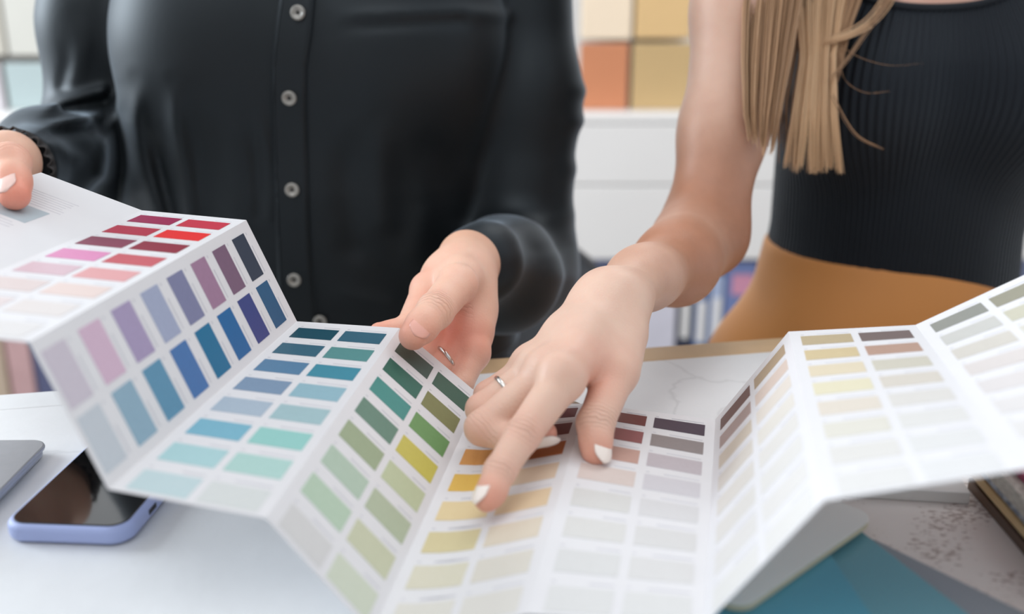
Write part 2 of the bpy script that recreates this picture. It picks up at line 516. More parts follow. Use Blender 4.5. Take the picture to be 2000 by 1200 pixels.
cols = {
 1: [[(160,38,84),(188,48,74),(142,66,90),(228,146,192),(222,192,202),(228,214,212),(230,218,218),(228,225,224)],
     [(204,58,78),(240,48,48),(150,46,66),(206,98,108),(232,170,172),(236,216,210),(230,224,222),(228,226,226)]],
 2: [[(48,60,80),(128,98,124),(168,130,160),(132,136,172),(170,180,208),(176,162,198),(222,192,214),(214,206,218)],
     [(36,94,136),(54,70,138),(0,106,168),(0,118,162),(72,124,184),(98,156,188),(150,184,204),(206,214,222)]],
 3: [[(24,80,98),(58,106,128),(92,136,172),(132,158,186),(178,196,212),(126,188,210),(178,218,222),(200,222,226)],
     [(58,106,128),(94,152,152),(70,148,170),(154,194,208),(170,202,208),(156,214,208),(182,220,214),(222,227,226)]],
 4: [[(62,88,80),(48,110,96),(74,152,146),(110,146,130),(166,182,150),(186,208,190),(190,214,192),(222,222,222)],
     [(58,98,82),(136,138,90),(116,162,102),(212,202,100),(202,212,176),(188,200,174),(210,214,186),(216,224,206)]],
 5: [[(84,66,56),(112,82,62),(226,164,94),(238,196,96),(238,218,172),(224,212,168),(226,222,202),(230,228,220)],
     [(116,56,56),(130,68,60),(182,106,54),(230,208,184),(236,214,180),(230,220,202),(228,224,214),(230,228,222)]],
 6: [[(114,54,56),(152,94,96),(204,166,154),(226,212,206),(224,224,222),(226,226,224),(225,226,226),(227,228,228)],
     [(76,66,82),(150,142,142),(200,192,198),(218,216,222),(224,224,226),(224,224,224),(226,226,226),(228,229,229)]],
 7: [[(122,90,84),(182,160,154),(218,206,190),(224,218,210),(226,222,216),(228,226,222),(229,228,226),(230,230,228)],
     [(186,164,136),(226,208,196),(234,226,216),(234,230,222),(232,230,226),(232,231,228),(232,231,229),(232,232,230)]],
 8: [[(196,180,148),(218,200,160),(232,220,194),(234,228,200),(230,222,210),(228,226,216),(228,227,224),(229,229,228)],
     [(126,112,110),(192,160,144),(214,210,196),(222,216,206),(226,224,220),(228,228,226),(228,229,229),(229,230,231)]],
 9: [[(152,154,148),(208,208,204),(216,212,204),(224,218,216),(226,222,222),(228,226,226),(229,228,228),(230,230,230)],
     [(160,158,142),(208,206,188),(222,220,210),(226,224,218),(228,227,224),(229,228,227),(230,230,229),(230,231,231)]],
}
T0, PIT, SH = .053, .1226, .0765     # first chip, row pitch and chip height as fractions of the length
cn = {'panel': 0}
for i in range(10):
    V, Fc = patch(i, 0, 1, 0, 1, NS, NT, -.0004, .0004)
    pan = mk('panel', V, Fc, M_paper, card, smooth=False)
    if i in cols:
        ink_v = []; ink_f = []
        for c, (s0, s1) in enumerate(((.085, .475), (.535, .925))):
            for r in range(8):
                t0 = T0 + r * PIT
                V, Fc = patch(i, s0, s1, t0, t0 + SH, 3 if i == 5 else 2, 1, .0, .00022)
                sw = mk('colour_swatch', V, Fc, M_chip, pan)
                sw.color = tuple(x * .88 for x in lin(cols[i][c][r])[:3]) + (1,)
                # the caption printed above each chip: number left, name right
                for a, b in ((s0 + .005, s0 + .03), (s1 - .16 - .05 * ((r * 3 + c * 5 + i) % 3), s1 - .01)):
                    V, Fc = patch(i, a, b, t0 - .0170, t0 - .0120, 1, 1, .0, .00008)
                    o = len(ink_v); ink_v += V; ink_f += [[x + o for x in f] for f in Fc]
        tag(mk('caption_print', ink_v, ink_f, M_ink, pan), kind='stuff')
    elif i == 0:
        for r, t0 in enumerate((.245, .475, .705)):
            V, Fc = patch(0, -.0 + .02, .60, t0, t0 + .105, 2, 1, .0, .0002)
            sw = mk('colour_swatch', V, Fc, M_chip, pan)
            sw.color = lin(((176, 190, 198), (168, 182, 196), (160, 172, 190))[r])
        ink_v = []; ink_f = []
        rng = random.Random(3)
        for t0, n, s1 in ((.13, 7, .66), (.368, 6, .60), (.60, 6, .58), (.83, 6, .58)):
            for k in range(n):
                V, Fc = patch(0, .06 if t0 < .2 else .03, s1 - rng.random() * .08, t0 + k * .0155, t0 + k * .0155 + .0035, 1, 1, .0, .00008)
                o = len(ink_v); ink_v += V; ink_f += [[x + o for x in f] for f in Fc]
        tag(mk('text_print', ink_v, ink_f, M_ink, pan), kind='stuff')
# ================================================================ skin, nails, cloth
def skin_material(name, base, pink, tan):
    """base tone, pink where the attribute 'pink' is high, tan where 'tan' is high; fine creases from 'wrt' / 'wrm'"""
    m = bpy.data.materials.new(name)
    nt, N, L, b = nodes_of(m)
    tc = N.new('ShaderNodeTexCoord')
    n1 = N.new('ShaderNodeTexNoise'); n1.inputs['Scale'].default_value = 70; n1.inputs['Detail'].default_value = 4
    L.new(tc.outputs['Object'], n1.inputs['Vector'])
    def A(n):
        a = N.new('ShaderNodeAttribute'); a.attribute_name = n; return a.outputs['Fac']
    mx1 = N.new('ShaderNodeMixRGB'); mx1.inputs[1].default_value = lin(base); mx1.inputs[2].default_value = lin(tan)
    L.new(A('tan'), mx1.inputs['Fac'])
    mx2 = N.new('ShaderNodeMixRGB'); mx2.inputs[2].default_value = lin(pink)
    L.new(mx1.outputs['Color'], mx2.inputs[1]); L.new(A('pink'), mx2.inputs['Fac'])
    mx3 = N.new('ShaderNodeMixRGB'); mx3.blend_type = 'OVERLAY'; mx3.inputs['Fac'].default_value = .12
    L.new(mx2.outputs['Color'], mx3.inputs[1]); L.new(n1.outputs['Fac'], mx3.inputs[2])
    L.new(mx3.outputs['Color'], b.inputs['Base Color'])
    # creases: sine of the coordinate along the finger, wobbled, masked to the joints
    n2 = N.new('ShaderNodeTexNoise'); n2.inputs['Scale'].default_value = 160
    L.new(tc.outputs['Object'], n2.inputs['Vector'])
    def math_(op, a, c=None):
        q = N.new('ShaderNodeMath'); q.operation = op
        for k, x in enumerate((a, c)):
            if x is None: continue
            if isinstance(x, (int, float)): q.inputs[k].default_value = x
            else: L.new(x, q.inputs[k])
        return q.outputs[0]
    ph = math_('ADD', math_('MULTIPLY', A('wrt'), 1.25), math_('MULTIPLY', n2.outputs['Fac'], 5.0))
    cre = math_('POWER', math_('ABSOLUTE', math_('SINE', ph)), .45)
    cre = math_('MULTIPLY', math_('SUBTRACT', cre, 1.0), A('wrm'))
    n3 = N.new('ShaderNodeTexNoise'); n3.inputs['Scale'].default_value = 700; n3.inputs['Detail'].default_value = 2
    L.new(tc.outputs['Object'], n3.inputs['Vector'])
    hgt = math_('ADD', cre, math_('MULTIPLY', n3.outputs['Fac'], .16))
    bp = N.new('ShaderNodeBump'); bp.inputs['Strength'].default_value = .55; bp.inputs['Distance'].default_value = .0022
    L.new(hgt, bp.inputs['Height']); L.new(bp.outputs['Normal'], b.inputs['Normal'])
    b.inputs['Roughness'].default_value = .46
    b.inputs['Specular IOR Level'].default_value = .4
    b.inputs['Subsurface Weight'].default_value = .18
    b.inputs['Subsurface Radius'].default_value = (1.0, .36, .2)
    b.inputs['Subsurface Scale'].default_value = .004
    return m
M_skinA = skin_material('skin_left_woman', (234, 190, 168), (230, 138, 116), (196, 142, 104))
M_skinB = skin_material('skin_right_woman', (222, 187, 168), (222, 144, 122), (156, 86, 40))
M_nailW = mat('white_nail_polish', (244, 232, 224), .18, .01, 50, coat=.5)
M_nailN = mat('natural_nail', (236, 176, 160), .25, .02, 50, coat=.3)
M_nailTip = mat('nail_free_edge', (240, 206, 196), .25, .01, 50)
M_silver = mat('ring_silver', (214, 210, 206), .18, .02, 40, metal=1.0)

def unit(v): v = np.asarray(v, float); return v / np.linalg.norm(v)

def nail(tip, d, up, r, length, width, over, m, parent, name='fingernail'):
    """curved nail plate: d = finger direction, up = dorsal normal; starts behind the tip, ends over ahead of it"""
    d = unit(d); up = unit(np.asarray(up) - d * (np.asarray(up) @ d)); sd = np.cross(d, up)
    nu, nv = 10, 12; V = []; Fc = []
    for layer in (0, 1):
        for a in range(nv + 1):
            t = a / nv
            x = -length + over + length * t
            w = width * (math.sqrt(max(0, 1 - ((.22 - t) / .22) ** 2)) ** .5 * .3 + .7 if t < .22 else 1.0) * (1 - .9 * max(0, (t - .55) / .45) ** 2.2)
            for b in range(nu + 1):
                s = -1 + 2 * b / nu
                ang = s * w / (r * 1.15)
                rr = r * 1.05 + (.0004 if layer == 0 else -.0006)
                dz = -.0012 * max(0, t - .45) ** 2 * 4
                p = tip + d * x + up * (rr * math.cos(ang) * .98 + dz) + sd * (rr * math.sin(ang) * 1.1)
                V.append(p)
    w_ = nu + 1; o = (nv + 1) * w_
    for a in range(nv):
        for b in range(nu):
            q = [a * w_ + b, a * w_ + b + 1, (a + 1) * w_ + b + 1, (a + 1) * w_ + b]
            Fc.append(q); Fc.append([x + o for x in q[::-1]])
    rim = [b for b in range(w_)] + [a * w_ + nu for a in range(1, nv + 1)] + [nv * w_ + b for b in range(nu - 1, -1, -1)] + [a * w_ for a in range(nv - 1, 0, -1)]
    for k in range(len(rim)):
        a, b = rim[k], rim[(k + 1) % len(rim)]
        Fc.append([b, a, a + o, b + o])
    return mk(name, V, Fc, m, parent, smooth=True)

def torus(c, axis, R, r, m, parent, name, seg=40, sec=10, sx=1.0):
    axis = unit(axis); a = unit(np.cross(axis, [0.3, 0.1, 1])); b = np.cross(axis, a)
    V = []; Fc = []
    for i in range(seg):
        th = 2 * math.pi * i / seg; e = math.cos(th) * a + math.sin(th) * b
        for j in range(sec):
            ph = 2 * math.pi * j / sec
            V.append(c + e * (R + r * math.cos(ph)) + axis * r * sx * math.sin(ph))
    for i in range(seg):
        for j in range(sec):
            Fc.append([i * sec + j, ((i + 1) % seg) * sec + j, ((i + 1) % seg) * sec + (j + 1) % sec, i * sec + (j + 1) % sec])
    return mk(name, V, Fc, m, parent, smooth=True)

def set_skin_attrs(o, V, pinks, tans, joints):
    """pinks/tans: (point, radius, strength); joints: (point, axis, radius, strength, dorsal) crease bands"""
    V = np.asarray(V)
    def blob(items):
        v = np.zeros(len(V))
        for p, r, s in items:
            v = np.maximum(v, s * np.exp(-((V - p) ** 2).sum(1) / (r * r)))
        return np.clip(v, 0, 1)
    attr(o, 'pink', blob(pinks)); attr(o, 'tan', blob(tans))
    wt = np.zeros(len(V)); wm = np.zeros(len(V))
    for p, ax, r, s, up in joints:
        ax = unit(ax); q = V - p
        t = q @ ax
        near = s * np.exp(-(t / r) ** 2) * (np.sqrt((q * q).sum(1)) < .016)
        if up is not None: near = near * np.clip((q @ unit(up)) / .005, 0, 1)
        b = near > wm
        wt[b] = t[b] * 1000; wm = np.maximum(wm, near)
    attr(o, 'wrt', wt); attr(o, 'wrm', wm)

def kvar(P, c, k0, k1, r):
    d2 = ((P - np.asarray(c, np.float32)) ** 2).sum(1)
    return k0 + (k1 - k0) * np.exp(-d2 / (r * r))
# ================================================================ the woman on the right: bare arm, pointing hand
M_top = None
def right_woman():
    W = at(1190, 590, .600)
    E_ = at(1374, 462, .800)
    Sh = np.array([.205, .905, .075])
    ix = [at(1100, 740, .527), at(1021, 850, .503), at(976, 922, .489), at(951, 975, .479)]
    md = [at(1074, 731, .545), at(942, 836, .535), at(1000, 858, .528), at(1064, 847, .528)]
    rg = [at(1054, 723, .562), at(941, 800, .556), at(990, 830, .548), at(1035, 830, .548)]
    pk = [at(1040, 717, .580), at(953, 772, .578), at(985, 802, .568), at(1015, 806, .568)]
    th = [at(1210, 648, .580), at(1203, 728, .556), at(1163, 828, .532), at(1164, 884, .524)]
    f32 = lambda L: [np.asarray(x, np.float32) for x in L]
    # hand frame
    hax = unit((ix[0] + pk[0]) / 2 - W); hw = unit(ix[0] - pk[0]); hup = unit(np.cross(hw, hax))
    if hup[2] < 0: hup = -hup
    fax = unit(E_ - W)
    fw = unit(hw - fax * (hw @ fax)); fup = unit(np.cross(fw, fax)); fup = fup if fup[2] > 0 else -fup
    Wr, Wu = W + fw * .0075, W - fw * .0075           # radial / ulnar sides of the wrist
    mid = W + (E_ - W) * .62 - fup * .0045
    def fn(P):
        # forearm: two bones closing into one muscle mass
        d = chain(P, [Wr, W + (E_ - W) * .3 + fw * .006, mid + fw * .004, E_], [.0140, .0165, .0230, .0290], .02)
        d = smin(d, chain(P, [Wu, W + (E_ - W) * .3 - fw * .006, mid - fw * .005, E_], [.0135, .0155, .0220, .0285], .02), .012)
        d = smin(d, capsule(P, mid - fup * .004, E_ + (W - E_) * .12 + np.array([-.004, -.004, .002]), .0205, .0270), .02)
        # upper arm
        UA = Sh - E_
        ua = chain(P, [E_ + UA * .02, E_ + UA * .30 + np.array([.002, -.004, 0]), E_ + UA * .65 + np.array([.0, -.006, 0]), Sh], [.0315, .0325, .0365, .044], .02)
        d = smin(d, ua, .022)
        # carpus and metacarpals
        hand = chain(P, [W + fw * .004, (W * .45 + ix[0] * .55) + hup * .001, ix[0] + hup * .0005], [.0128, .0120, .0114], .010)
        for q, ra, k in ((md, .0118, .014), (rg, .0112, .014), (pk, .0105, .014)):
            st = W + (0 if q is md else (-.003 if q is rg else -.006)) * fw
            hand = smin(hand, chain(P, [st, W * .45 + q[0] * .55 + hup * .001, q[0] + hup * .0005], [.0122, .0114, ra], .010), k * .75)
        # thenar mass and web between thumb and index
        hand = smin(hand, chain(P, [W + fw * .008 - hup * .003, th[0] - hup * .002, th[1]], [.0122, .0128, .0114], .012), .012)
        hand = smin(hand, capsule(P, (th[0] * .38 + th[1] * .62) - hup * .002, (W * .24 + ix[0] * .76) - hup * .004, .0085, .0080), .014)
        d = smin(d, hand, .018)
        d = smin(d, ellipsoid(P, Wu + fup * .0055 + fax * .012, (.0085, .0085, .0085)), .014)      # ulna head
        # knuckles
        for q, r in ((ix, .0085), (md, .0085), (rg, .0078), (pk, .0072)):
            d = smin(d, ellipsoid(P, q[0] + hup * .0050, (r, r, r)), .010)
        # fingers
        def finger(q, rad, flesh=.0015):
            c = chain(P, q, rad, .003)
            return c
        for q, rad in ((ix, [.0112, .0090, .0079, .0064]), (md, [.0112, .0094, .0082, .0066]),
                       (rg, [.0106, .0088, .0078, .0063]), (pk, [.0098, .0080, .0070, .0058])):
            c = chain(P, q, rad, .003)
            d = smin(d, c, kvar(P, q[0], .0012, .010, .018))
        # thumb, fleshy pad
        c = chain(P, th[1:], [.0116, .0098, .0072], .004)
        c = smin(c, ellipsoid(P, th[2] * .42 + th[3] * .58 + unit(th[3] - th[2]) * .001, (.0084, .0086, .0100)), .004)
        d = smin(d, c, kvar(P, th[1], .0015, .010, .018))
        # index pad
        d = smin(d, ellipsoid(P, ix[2] * .35 + ix[3] * .65 - hup * .0012, (.0072, .0076, .0076)), .003)
        return d
    # upper end: cut flat inside the sleeve
    lo = np.array([-.055, .40, -.262]); hi = np.array([.285, .985, .145])
    V, Fc = surface_net(fn, lo, hi, .0011)
    return dict(V=V, F=Fc, W=W, E=E_, Sh=Sh, ix=ix, md=md, rg=rg, pk=pk, th=th, hup=hup, hw=hw, hax=hax, fax=fax, fw=fw, fup=fup)

RW = right_woman()
womanR = empty('person', (.37, .98, FLOOR), 'woman in a black ribbed crop top and tan trousers, pointing at the colour card', 'person', 'women at the desk')
body = mk('body', RW['V'], RW['F'], M_skinB, womanR, smooth=True)
ix, md, rg, pk, th = (RW[k] for k in ('ix', 'md', 'rg', 'pk', 'th'))
pinks = [(q[3], .013, .85) for q in (ix, md, rg, pk, th)] + [(q[2], .010, .45) for q in (ix, md, rg)] + \
        [(q[1], .013, .45) for q in (ix, md, rg, pk)] + [(th[2], .012, .35), (th[1] * .5 + ix[0] * .5, .02, .5), (RW['ix'][0], .014, .25), (md[0], .014, .2)]
tans = [(RW['E'], .10, .85), (RW['E'] * .55 + RW['W'] * .45, .075, .85), (RW['Sh'], .18, .36), (RW['E'] * .28 + RW['W'] * .72, .05, .5)]
joints = [(ix[1] + RW['hup'] * .002, ix[2] - ix[0], .0055, 1.0, RW['hup'] + np.array([0, -.9, .2])),
          (ix[2], ix[3] - ix[1], .0035, .7, RW['hup'] + np.array([0, -.9, .2])),
          (th[2], th[3] - th[1], .0060, 1.0, np.array([.2, -1, .5])),
          (md[1], md[1] - md[0], .005, .3, None)]
set_skin_attrs(body, RW['V'], pinks, tans, joints)
toward = lambda p: unit(-np.asarray(p))
nail(ix[3], ix[3] - ix[2], np.array([-.72, -.55, .45]), .0064, .0142, .0052, .0066, M_nailW, body)
nail(th[3], th[3] - th[2], np.array([.62, -.75, .35]), .0074, .0155, .0068, .0078, M_nailW, body)
nail(md[3], md[3] - md[2], np.array([.1, -.8, -.55]), .0066, .0140, .0056, .0075, M_nailW, body)
nail(rg[3], rg[3] - rg[2], np.array([.1, -.8, -.55]), .0063, .013, .0053, .006, M_nailW, body)
nail(pk[3], pk[3] - pk[2], np.array([.1, -.8, -.55]), .0058, .012, .0048, .006, M_nailW, body)
rc = rg[0] * .42 + rg[1] * .58
torus(rc, rg[1] - rg[0], .0101, .0011, M_silver, womanR, 'ring', sx=1.2)
# ---- torso, ribbed top, trousers and hair of the woman on the right
def cloth_material(name, rgb, rough=.6, sheen=.3, ribs=0.0, weave=900, spec=.35, bumps=.15):
    m = bpy.data.materials.new(name)
    nt, N, L, b = nodes_of(m)
    tc = N.new('ShaderNodeTexCoord')
    n = N.new('ShaderNodeTexNoise'); n.inputs['Scale'].default_value = 9; n.inputs['Detail'].default_value = 4
    L.new(tc.outputs['Object'], n.inputs['Vector'])
    r = N.new('ShaderNodeValToRGB'); c = lin(rgb)
    r.color_ramp.elements[0].color = tuple(x * .9 for x in c[:3]) + (1,); r.color_ramp.elements[1].color = tuple(x * 1.1 for x in c[:3]) + (1,)
    L.new(n.outputs['Fac'], r.inputs['Fac']); L.new(r.outputs['Color'], b.inputs['Base Color'])
    b.inputs['Roughness'].default_value = rough; b.inputs['Sheen Weight'].default_value = sheen
    b.inputs['Sheen Roughness'].default_value = .33; b.inputs['Sheen Tint'].default_value = (.72, .86, 1.0, 1); b.inputs['Specular IOR Level'].default_value = spec; b.inputs['Specular Tint'].default_value = (.78, .9, 1.0, 1)
    w = N.new('ShaderNodeTexNoise'); w.inputs['Scale'].default_value = weave; w.inputs['Detail'].default_value = 2
    L.new(tc.outputs['Object'], w.inputs['Vector'])
    bp = N.new('ShaderNodeBump'); bp.inputs['Strength'].default_value = bumps; bp.inputs['Distance'].default_value = .0006
    L.new(w.outputs['Fac'], bp.inputs['Height'])
    if ribs:
        a = N.new('ShaderNodeAttribute'); a.attribute_name = 'rib'
        mu = N.new('ShaderNodeMath'); mu.operation = 'MULTIPLY'; mu.inputs[1].default_value = 2 * math.pi / ribs
        L.new(a.outputs['Fac'], mu.inputs[0])
        si = N.new('ShaderNodeMath'); si.operation = 'SINE'; L.new(mu.outputs[0], si.inputs[0])
        b2 = N.new('ShaderNodeBump'); b2.inputs['Strength'].default_value = .8; b2.inputs['Distance'].default_value = .0009
        L.new(si.outputs[0], b2.inputs['Height']); L.new(bp.outputs['Normal'], b2.inputs['Normal'])
        L.new(b2.outputs['Normal'], b.inputs['Normal'])
    else:
        L.new(bp.outputs['Normal'], b.inputs['Normal'])
    return m
M_rib = cloth_material('black_rib_knit', (21, 24, 31), .60, .15, ribs=.0050)
M_trim = cloth_material('black_trim', (24, 26, 31), .65, .3)
M_camel = cloth_material('camel_trousers', (216, 148, 84), .55, .25, weave=500)

def elliptic(P, zs, cx, cy, rx, ry, e=2.2):
    z = P[:, 2]
    X = (P[:, 0] - np.interp(z, zs, cx)) / np.interp(z, zs, rx)
    Y = (P[:, 1] - np.interp(z, zs, cy)) / np.interp(z, zs, ry)
    return ((np.abs(X) ** e + np.abs(Y) ** e) ** (1 / e) - 1) * np.minimum(np.interp(z, zs, rx), np.interp(z, zs, ry))

CXR = .384
def torsoR(P, g=0.0):
    zs = [-.60, -.40, -.30, -.23, -.15, -.06, .03, .10, .16]
    d = elliptic(P, zs, [CXR - .01, CXR - .005, CXR, CXR, CXR, CXR, CXR, CXR, CXR], [.99, .99, .985, .98, .975, .975, .985, 1.0, 1.01],
                 [.150, .145, .126, .117 + g, .119 + g, .132 + g, .150 + g, .155 + g, .12 + g],
                 [.115, .115, .108, .098 + g, .095 + g, .098 + g, .09 + g, .07 + g, .05 + g])
    d = np.maximum(d, P[:, 2] - .16)
    for sx in (-1, 1):
        d = smin(d, ellipsoid(P, (CXR + sx * .068, .912, -.085), (.068 + g, .068 + g, .070 + g)), .045)
    return d
def topR(P):
    d = torsoR(P, .003)
    sl = capsule(P, RW['E'] + (RW['Sh'] - RW['E']) * .5, RW['Sh'], .0425, .052)
    sl = smin(sl, capsule(P, RW['Sh'], (CXR - .08, .985, .11), .052, .055), .03)
    sl = np.maximum(sl, -(P[:, 2] + .006 + (P[:, 0] - .175) * .26))
    d = smin(d, sl, .02)
    slR = capsule(P, (2 * CXR - RW['Sh'][0], RW['Sh'][1], RW['Sh'][2]), (CXR + .08, .985, .11), .052, .055)
    d = smin(d, slR, .02)
    dx = P[:, 0] - .356
    zn = -.0145 + 1.4 * dx ** 2 + 350 * dx ** 4
    zn = np.minimum(zn, .125)
    d = np.maximum(d, P[:, 2] - zn)
    # hem, lower in front
    zh = -.312 + .046 * np.clip((P[:, 1] - .90) / .09, 0, 1)
    d = np.maximum(d, zh - P[:, 2])
    return d
V, Fc = surface_net(topR, (.13, .80, -.34), (.64, 1.12, .16), .0026)
top = mk('crop_top', V, Fc, M_rib, womanR, smooth=True)
ang = np.arctan2(V[:, 0] - CXR, -(V[:, 1] - .985))
attr(top, 'rib', ang * .118)
# neckline binding
nb = []
for x in np.linspace(.245, .475, 40):
    dx = x - .356; z = -.0145 + 1.4 * dx ** 2 + 350 * dx ** 4
    y = .80
    for _ in range(60):
        dd = float(torsoR(np.array([[x, y, z - .003]], np.float32), .003)[0])
        if dd < 5e-4: break
        y += max(dd * .7, 2e-4)
    nb.append((x, y + .0005, z - .002))
Vt, Ft = tube(nb, .0034, 8)
mk('neckline_binding', Vt, Ft, M_trim, womanR, smooth=True)

def trouR(P):
    zs = [-.80, -.60, -.45, -.34, -.29, -.24, -.22]
    d = elliptic(P, zs, [CXR - .01] * 7, [1.0, 1.0, .995, .985, .982, .98, .98], [.145, .152, .150, .134, .122, .114, .112], [.10, .12, .122, .114, .104, .094, .092])
    for sx in (-1, 1):
        d = smin(d, capsule(P, (CXR - .01 + sx * .085, .985, -.40), (CXR - .01 + sx * .085, .99, -1.13), .088, .058), .03)
    d = smin(d, ellipsoid(P, (CXR - .005, .925, -.33), (.10, .055, .075)), .05)
    # crease where the thigh meets the hip
    q = capsule(P, at(1478, 540, .93), at(1548, 650, .88), 0, 0)
    d = d + .004 * np.exp(-(q / .010) ** 2)
    q = capsule(P, at(1500, 500, .93), at(1700, 620, .86), 0, 0)
    d = d - .002 * np.exp(-(q / .012) ** 2)
    d = np.maximum(d, P[:, 2] + .245)
    return np.maximum(d, FLOOR + .012 - P[:, 2])
V, Fc = surface_net(trouR, (.10, .78, -1.18), (.66, 1.18, -.20), .0045)
mk('trousers', V, Fc, M_camel, womanR, smooth=True)
def skinR(P):
    d = torsoR(P, -.001)
    d = smin(d, capsule(P, RW['Sh'], (CXR - .07, .985, .115), .046, .05), .03)
    d = smin(d, capsule(P, (2 * CXR - RW['Sh'][0], RW['Sh'][1], RW['Sh'][2]), (CXR + .07, .985, .115), .046, .05), .03)
    d = smin(d, chain(P, [(2 * CXR - RW['Sh'][0], RW['Sh'][1], RW['Sh'][2]), (2 * CXR - .165, .93, -.19), (2 * CXR - .20, .80, -.30 + .07)], [.044, .037, .024], .02), .03)
    d = smin(d, capsule(P, (CXR, .985, .13), (CXR - .005, .965, .23), .056, .05), .04)
    return d
V, Fc = surface_net(skinR, (.15, .70, -.22), (.70, 1.10, .245), .0045)
ob = mk('torso', V, Fc, M_skinB, womanR, smooth=True)
set_skin_attrs(ob, V, [(np.array([CXR, .9, .02]), .1, .3)], [], [])

# ---- hair: strands gathered in locks
def hair_material():
    m = bpy.data.materials.new('light_brown_hair')
    nt, N, L, b = nodes_of(m)
    a = N.new('ShaderNodeAttribute'); a.attribute_name = 'tone'
    r = N.new('ShaderNodeValToRGB')
    r.color_ramp.elements[0].color = lin((112, 84, 62)); r.color_ramp.elements[1].color = lin((240, 206, 166))
    e = r.color_ramp.elements.new(.5); e.color = lin((192, 152, 116))
    L.new(a.outputs['Fac'], r.inputs['Fac']); L.new(r.outputs['Color'], b.inputs['Base Color'])
    b.inputs['Roughness'].default_value = .4; b.inputs['Specular IOR Level'].default_value = .45
    return m
M_hair = hair_material()
rng = np.random.default_rng(7)
HV = []; HF = []; HT = []
def strand(pts, r, tone):
    V, Fc = tube(pts, np.concatenate([np.full(len(pts) - 5, r), np.linspace(r, r * .25, 5)]), 4, cap=False)
    o = len(HV); HV.extend(V); HF.extend([[x + o for x in f] for f in Fc]); HT.extend([tone] * len(V))
def lock(prof, n, r=.00042, tone=(.5, .2), clumps=6, endv=18, fan=1.0):
    """prof: (v, u_left, u_right, depth, half thickness); strands run from the first row to near the last"""
    prof = np.array(prof, float); vs = prof[:, 0]
    cc = rng.uniform(-.95, .95, clumps); ct = rng.normal(0, 1, clumps); cd = rng.uniform(-1, 1, clumps)
    ce = rng.uniform(0, endv, clumps)
    for _ in range(n):
        k = rng.integers(clumps)
        s0 = rng.uniform(-1, 1); q = rng.normal(0, .5)
        k = int(np.argmin(np.abs(cc - s0) + rng.uniform(0, .25, clumps)))
        dep = np.clip(cd[k] * .5 + q * .5, -1.2, 1.2)
        v1 = vs[-1] - ce[k] - abs(rng.normal(0, endv * .5))
        vv = np.linspace(vs[0], v1, 22); t = (vv - vs[0]) / (vs[-1] - vs[0])
        s = s0 * (1 - .55 * t * (1 - .3 * t)) + cc[k] * (.55 * t * (1 - .3 * t)) + rng.normal(0, .04) * t + .05 * np.sin(t * 7 + ct[k] * 3) * t
        ul = np.interp(vv, vs, prof[:, 1]); ur = np.interp(vv, vs, prof[:, 2]); D = np.interp(vv, vs, prof[:, 3]); th_ = np.interp(vv, vs, prof[:, 4])
        uu = (ul + ur) / 2 + s * (ur - ul) / 2
        pts = np.array([at(u, v, d + dep * h) for u, v, d, h in zip(uu, vv, D, th_)])
        strand(pts, r * rng.uniform(.7, 1.2), float(np.clip(tone[0] + tone[1] * (.7 * ct[k] * .5 + .5 * rng.normal()), 0, 1)))
# lock falling in front of the upper arm
lock([(-150, 1478, 1590, .81, .010), (0, 1452, 1566, .785, .012), (120, 1448, 1548, .772, .011), (220, 1450, 1528, .766, .009), (315, 1466, 1508, .764, .006)], 440, tone=(.52, .22), clumps=13, endv=50)
# lock lying on the chest
lock([(-150, 1590, 1690, .850, .008), (0, 1552, 1650, .826, .009), (110, 1562, 1632, .808, .008), (220, 1546, 1636, .800, .007), (348, 1528, 1648, .802, .006)], 480, tone=(.80, .22), clumps=14, endv=22)
lock([(-150, 1660, 1720, .85, .006), (0, 1640, 1690, .825, .006), (60, 1628, 1668, .815, .005), (170, 1622, 1640, .800, .003)], 60, tone=(.5, .2), clumps=4, endv=40)
lock([(-150, 1560, 1600, .835, .006), (0, 1545, 1590, .822, .006), (200, 1512, 1552, .81, .006), (330, 1516, 1548, .80, .004)], 60, r=.0003, tone=(.2, .15), clumps=5, endv=60)
def wisp(px, n, spread, tone, r=.0003):
    for _ in range(n):
        j = rng.normal(0, spread, 2)
        P_ = np.array([1.026 * at(u + j[0] * (1 - .5 * k / len(px)), v + j[1] * (1 - .5 * k / len(px)), d) for k, (u, v, d) in enumerate(px)])
        strand(spline(P_, 24), r * rng.uniform(.7, 1.1), float(np.clip(tone + rng.normal(0, .12), 0, 1)))
wisp([(1752, -60, .83), (1734, -4, .81), (1700, 42, .795), (1660, 66, .786), (1612, 82, .782)], 30, 5, .62)
wisp([(1756, -50, .83), (1728, 14, .80), (1690, 68, .79), (1655, 118, .782), (1618, 160, .777)], 10, 4, .35)
wisp([(1626, 185, .775), (1650, 232, .772), (1678, 268, .770), (1726, 292, .770)], 5, 2, .3, .00025)
wisp([(1630, 80, .785), (1680, 112, .782), (1740, 128, .782), (1805, 124, .785)], 2, 3, .2, .00018)
wisp([(1640, 90, .785), (1650, 150, .782), (1690, 178, .78), (1740, 176, .78)], 2, 3, .2, .00018)
hair = mk('hair', HV, HF, M_hair, womanR, smooth=True)
attr(hair, 'tone', HT); tag(hair, kind='stuff')
# ================================================================ the woman on the left: black satin shirt, both hands on the card
womanL = empty('person', (-.177, .97, FLOOR), 'woman in a black button-up shirt holding the colour card open with both hands', 'person', 'women at the desk')
M_shirt = cloth_material('black_satin_shirt', (3, 5, 7), .54, .45, weave=1400, spec=.56, bumps=.04)
M_black = cloth_material('black_trousers', (16, 17, 20), .7, .15)
CXL = -.177
# left hand of this woman (right of the placket)
WA = at(918, 512, .722); EA = at(1020, 516, .935); SA = np.array([-.004, .985, .085])
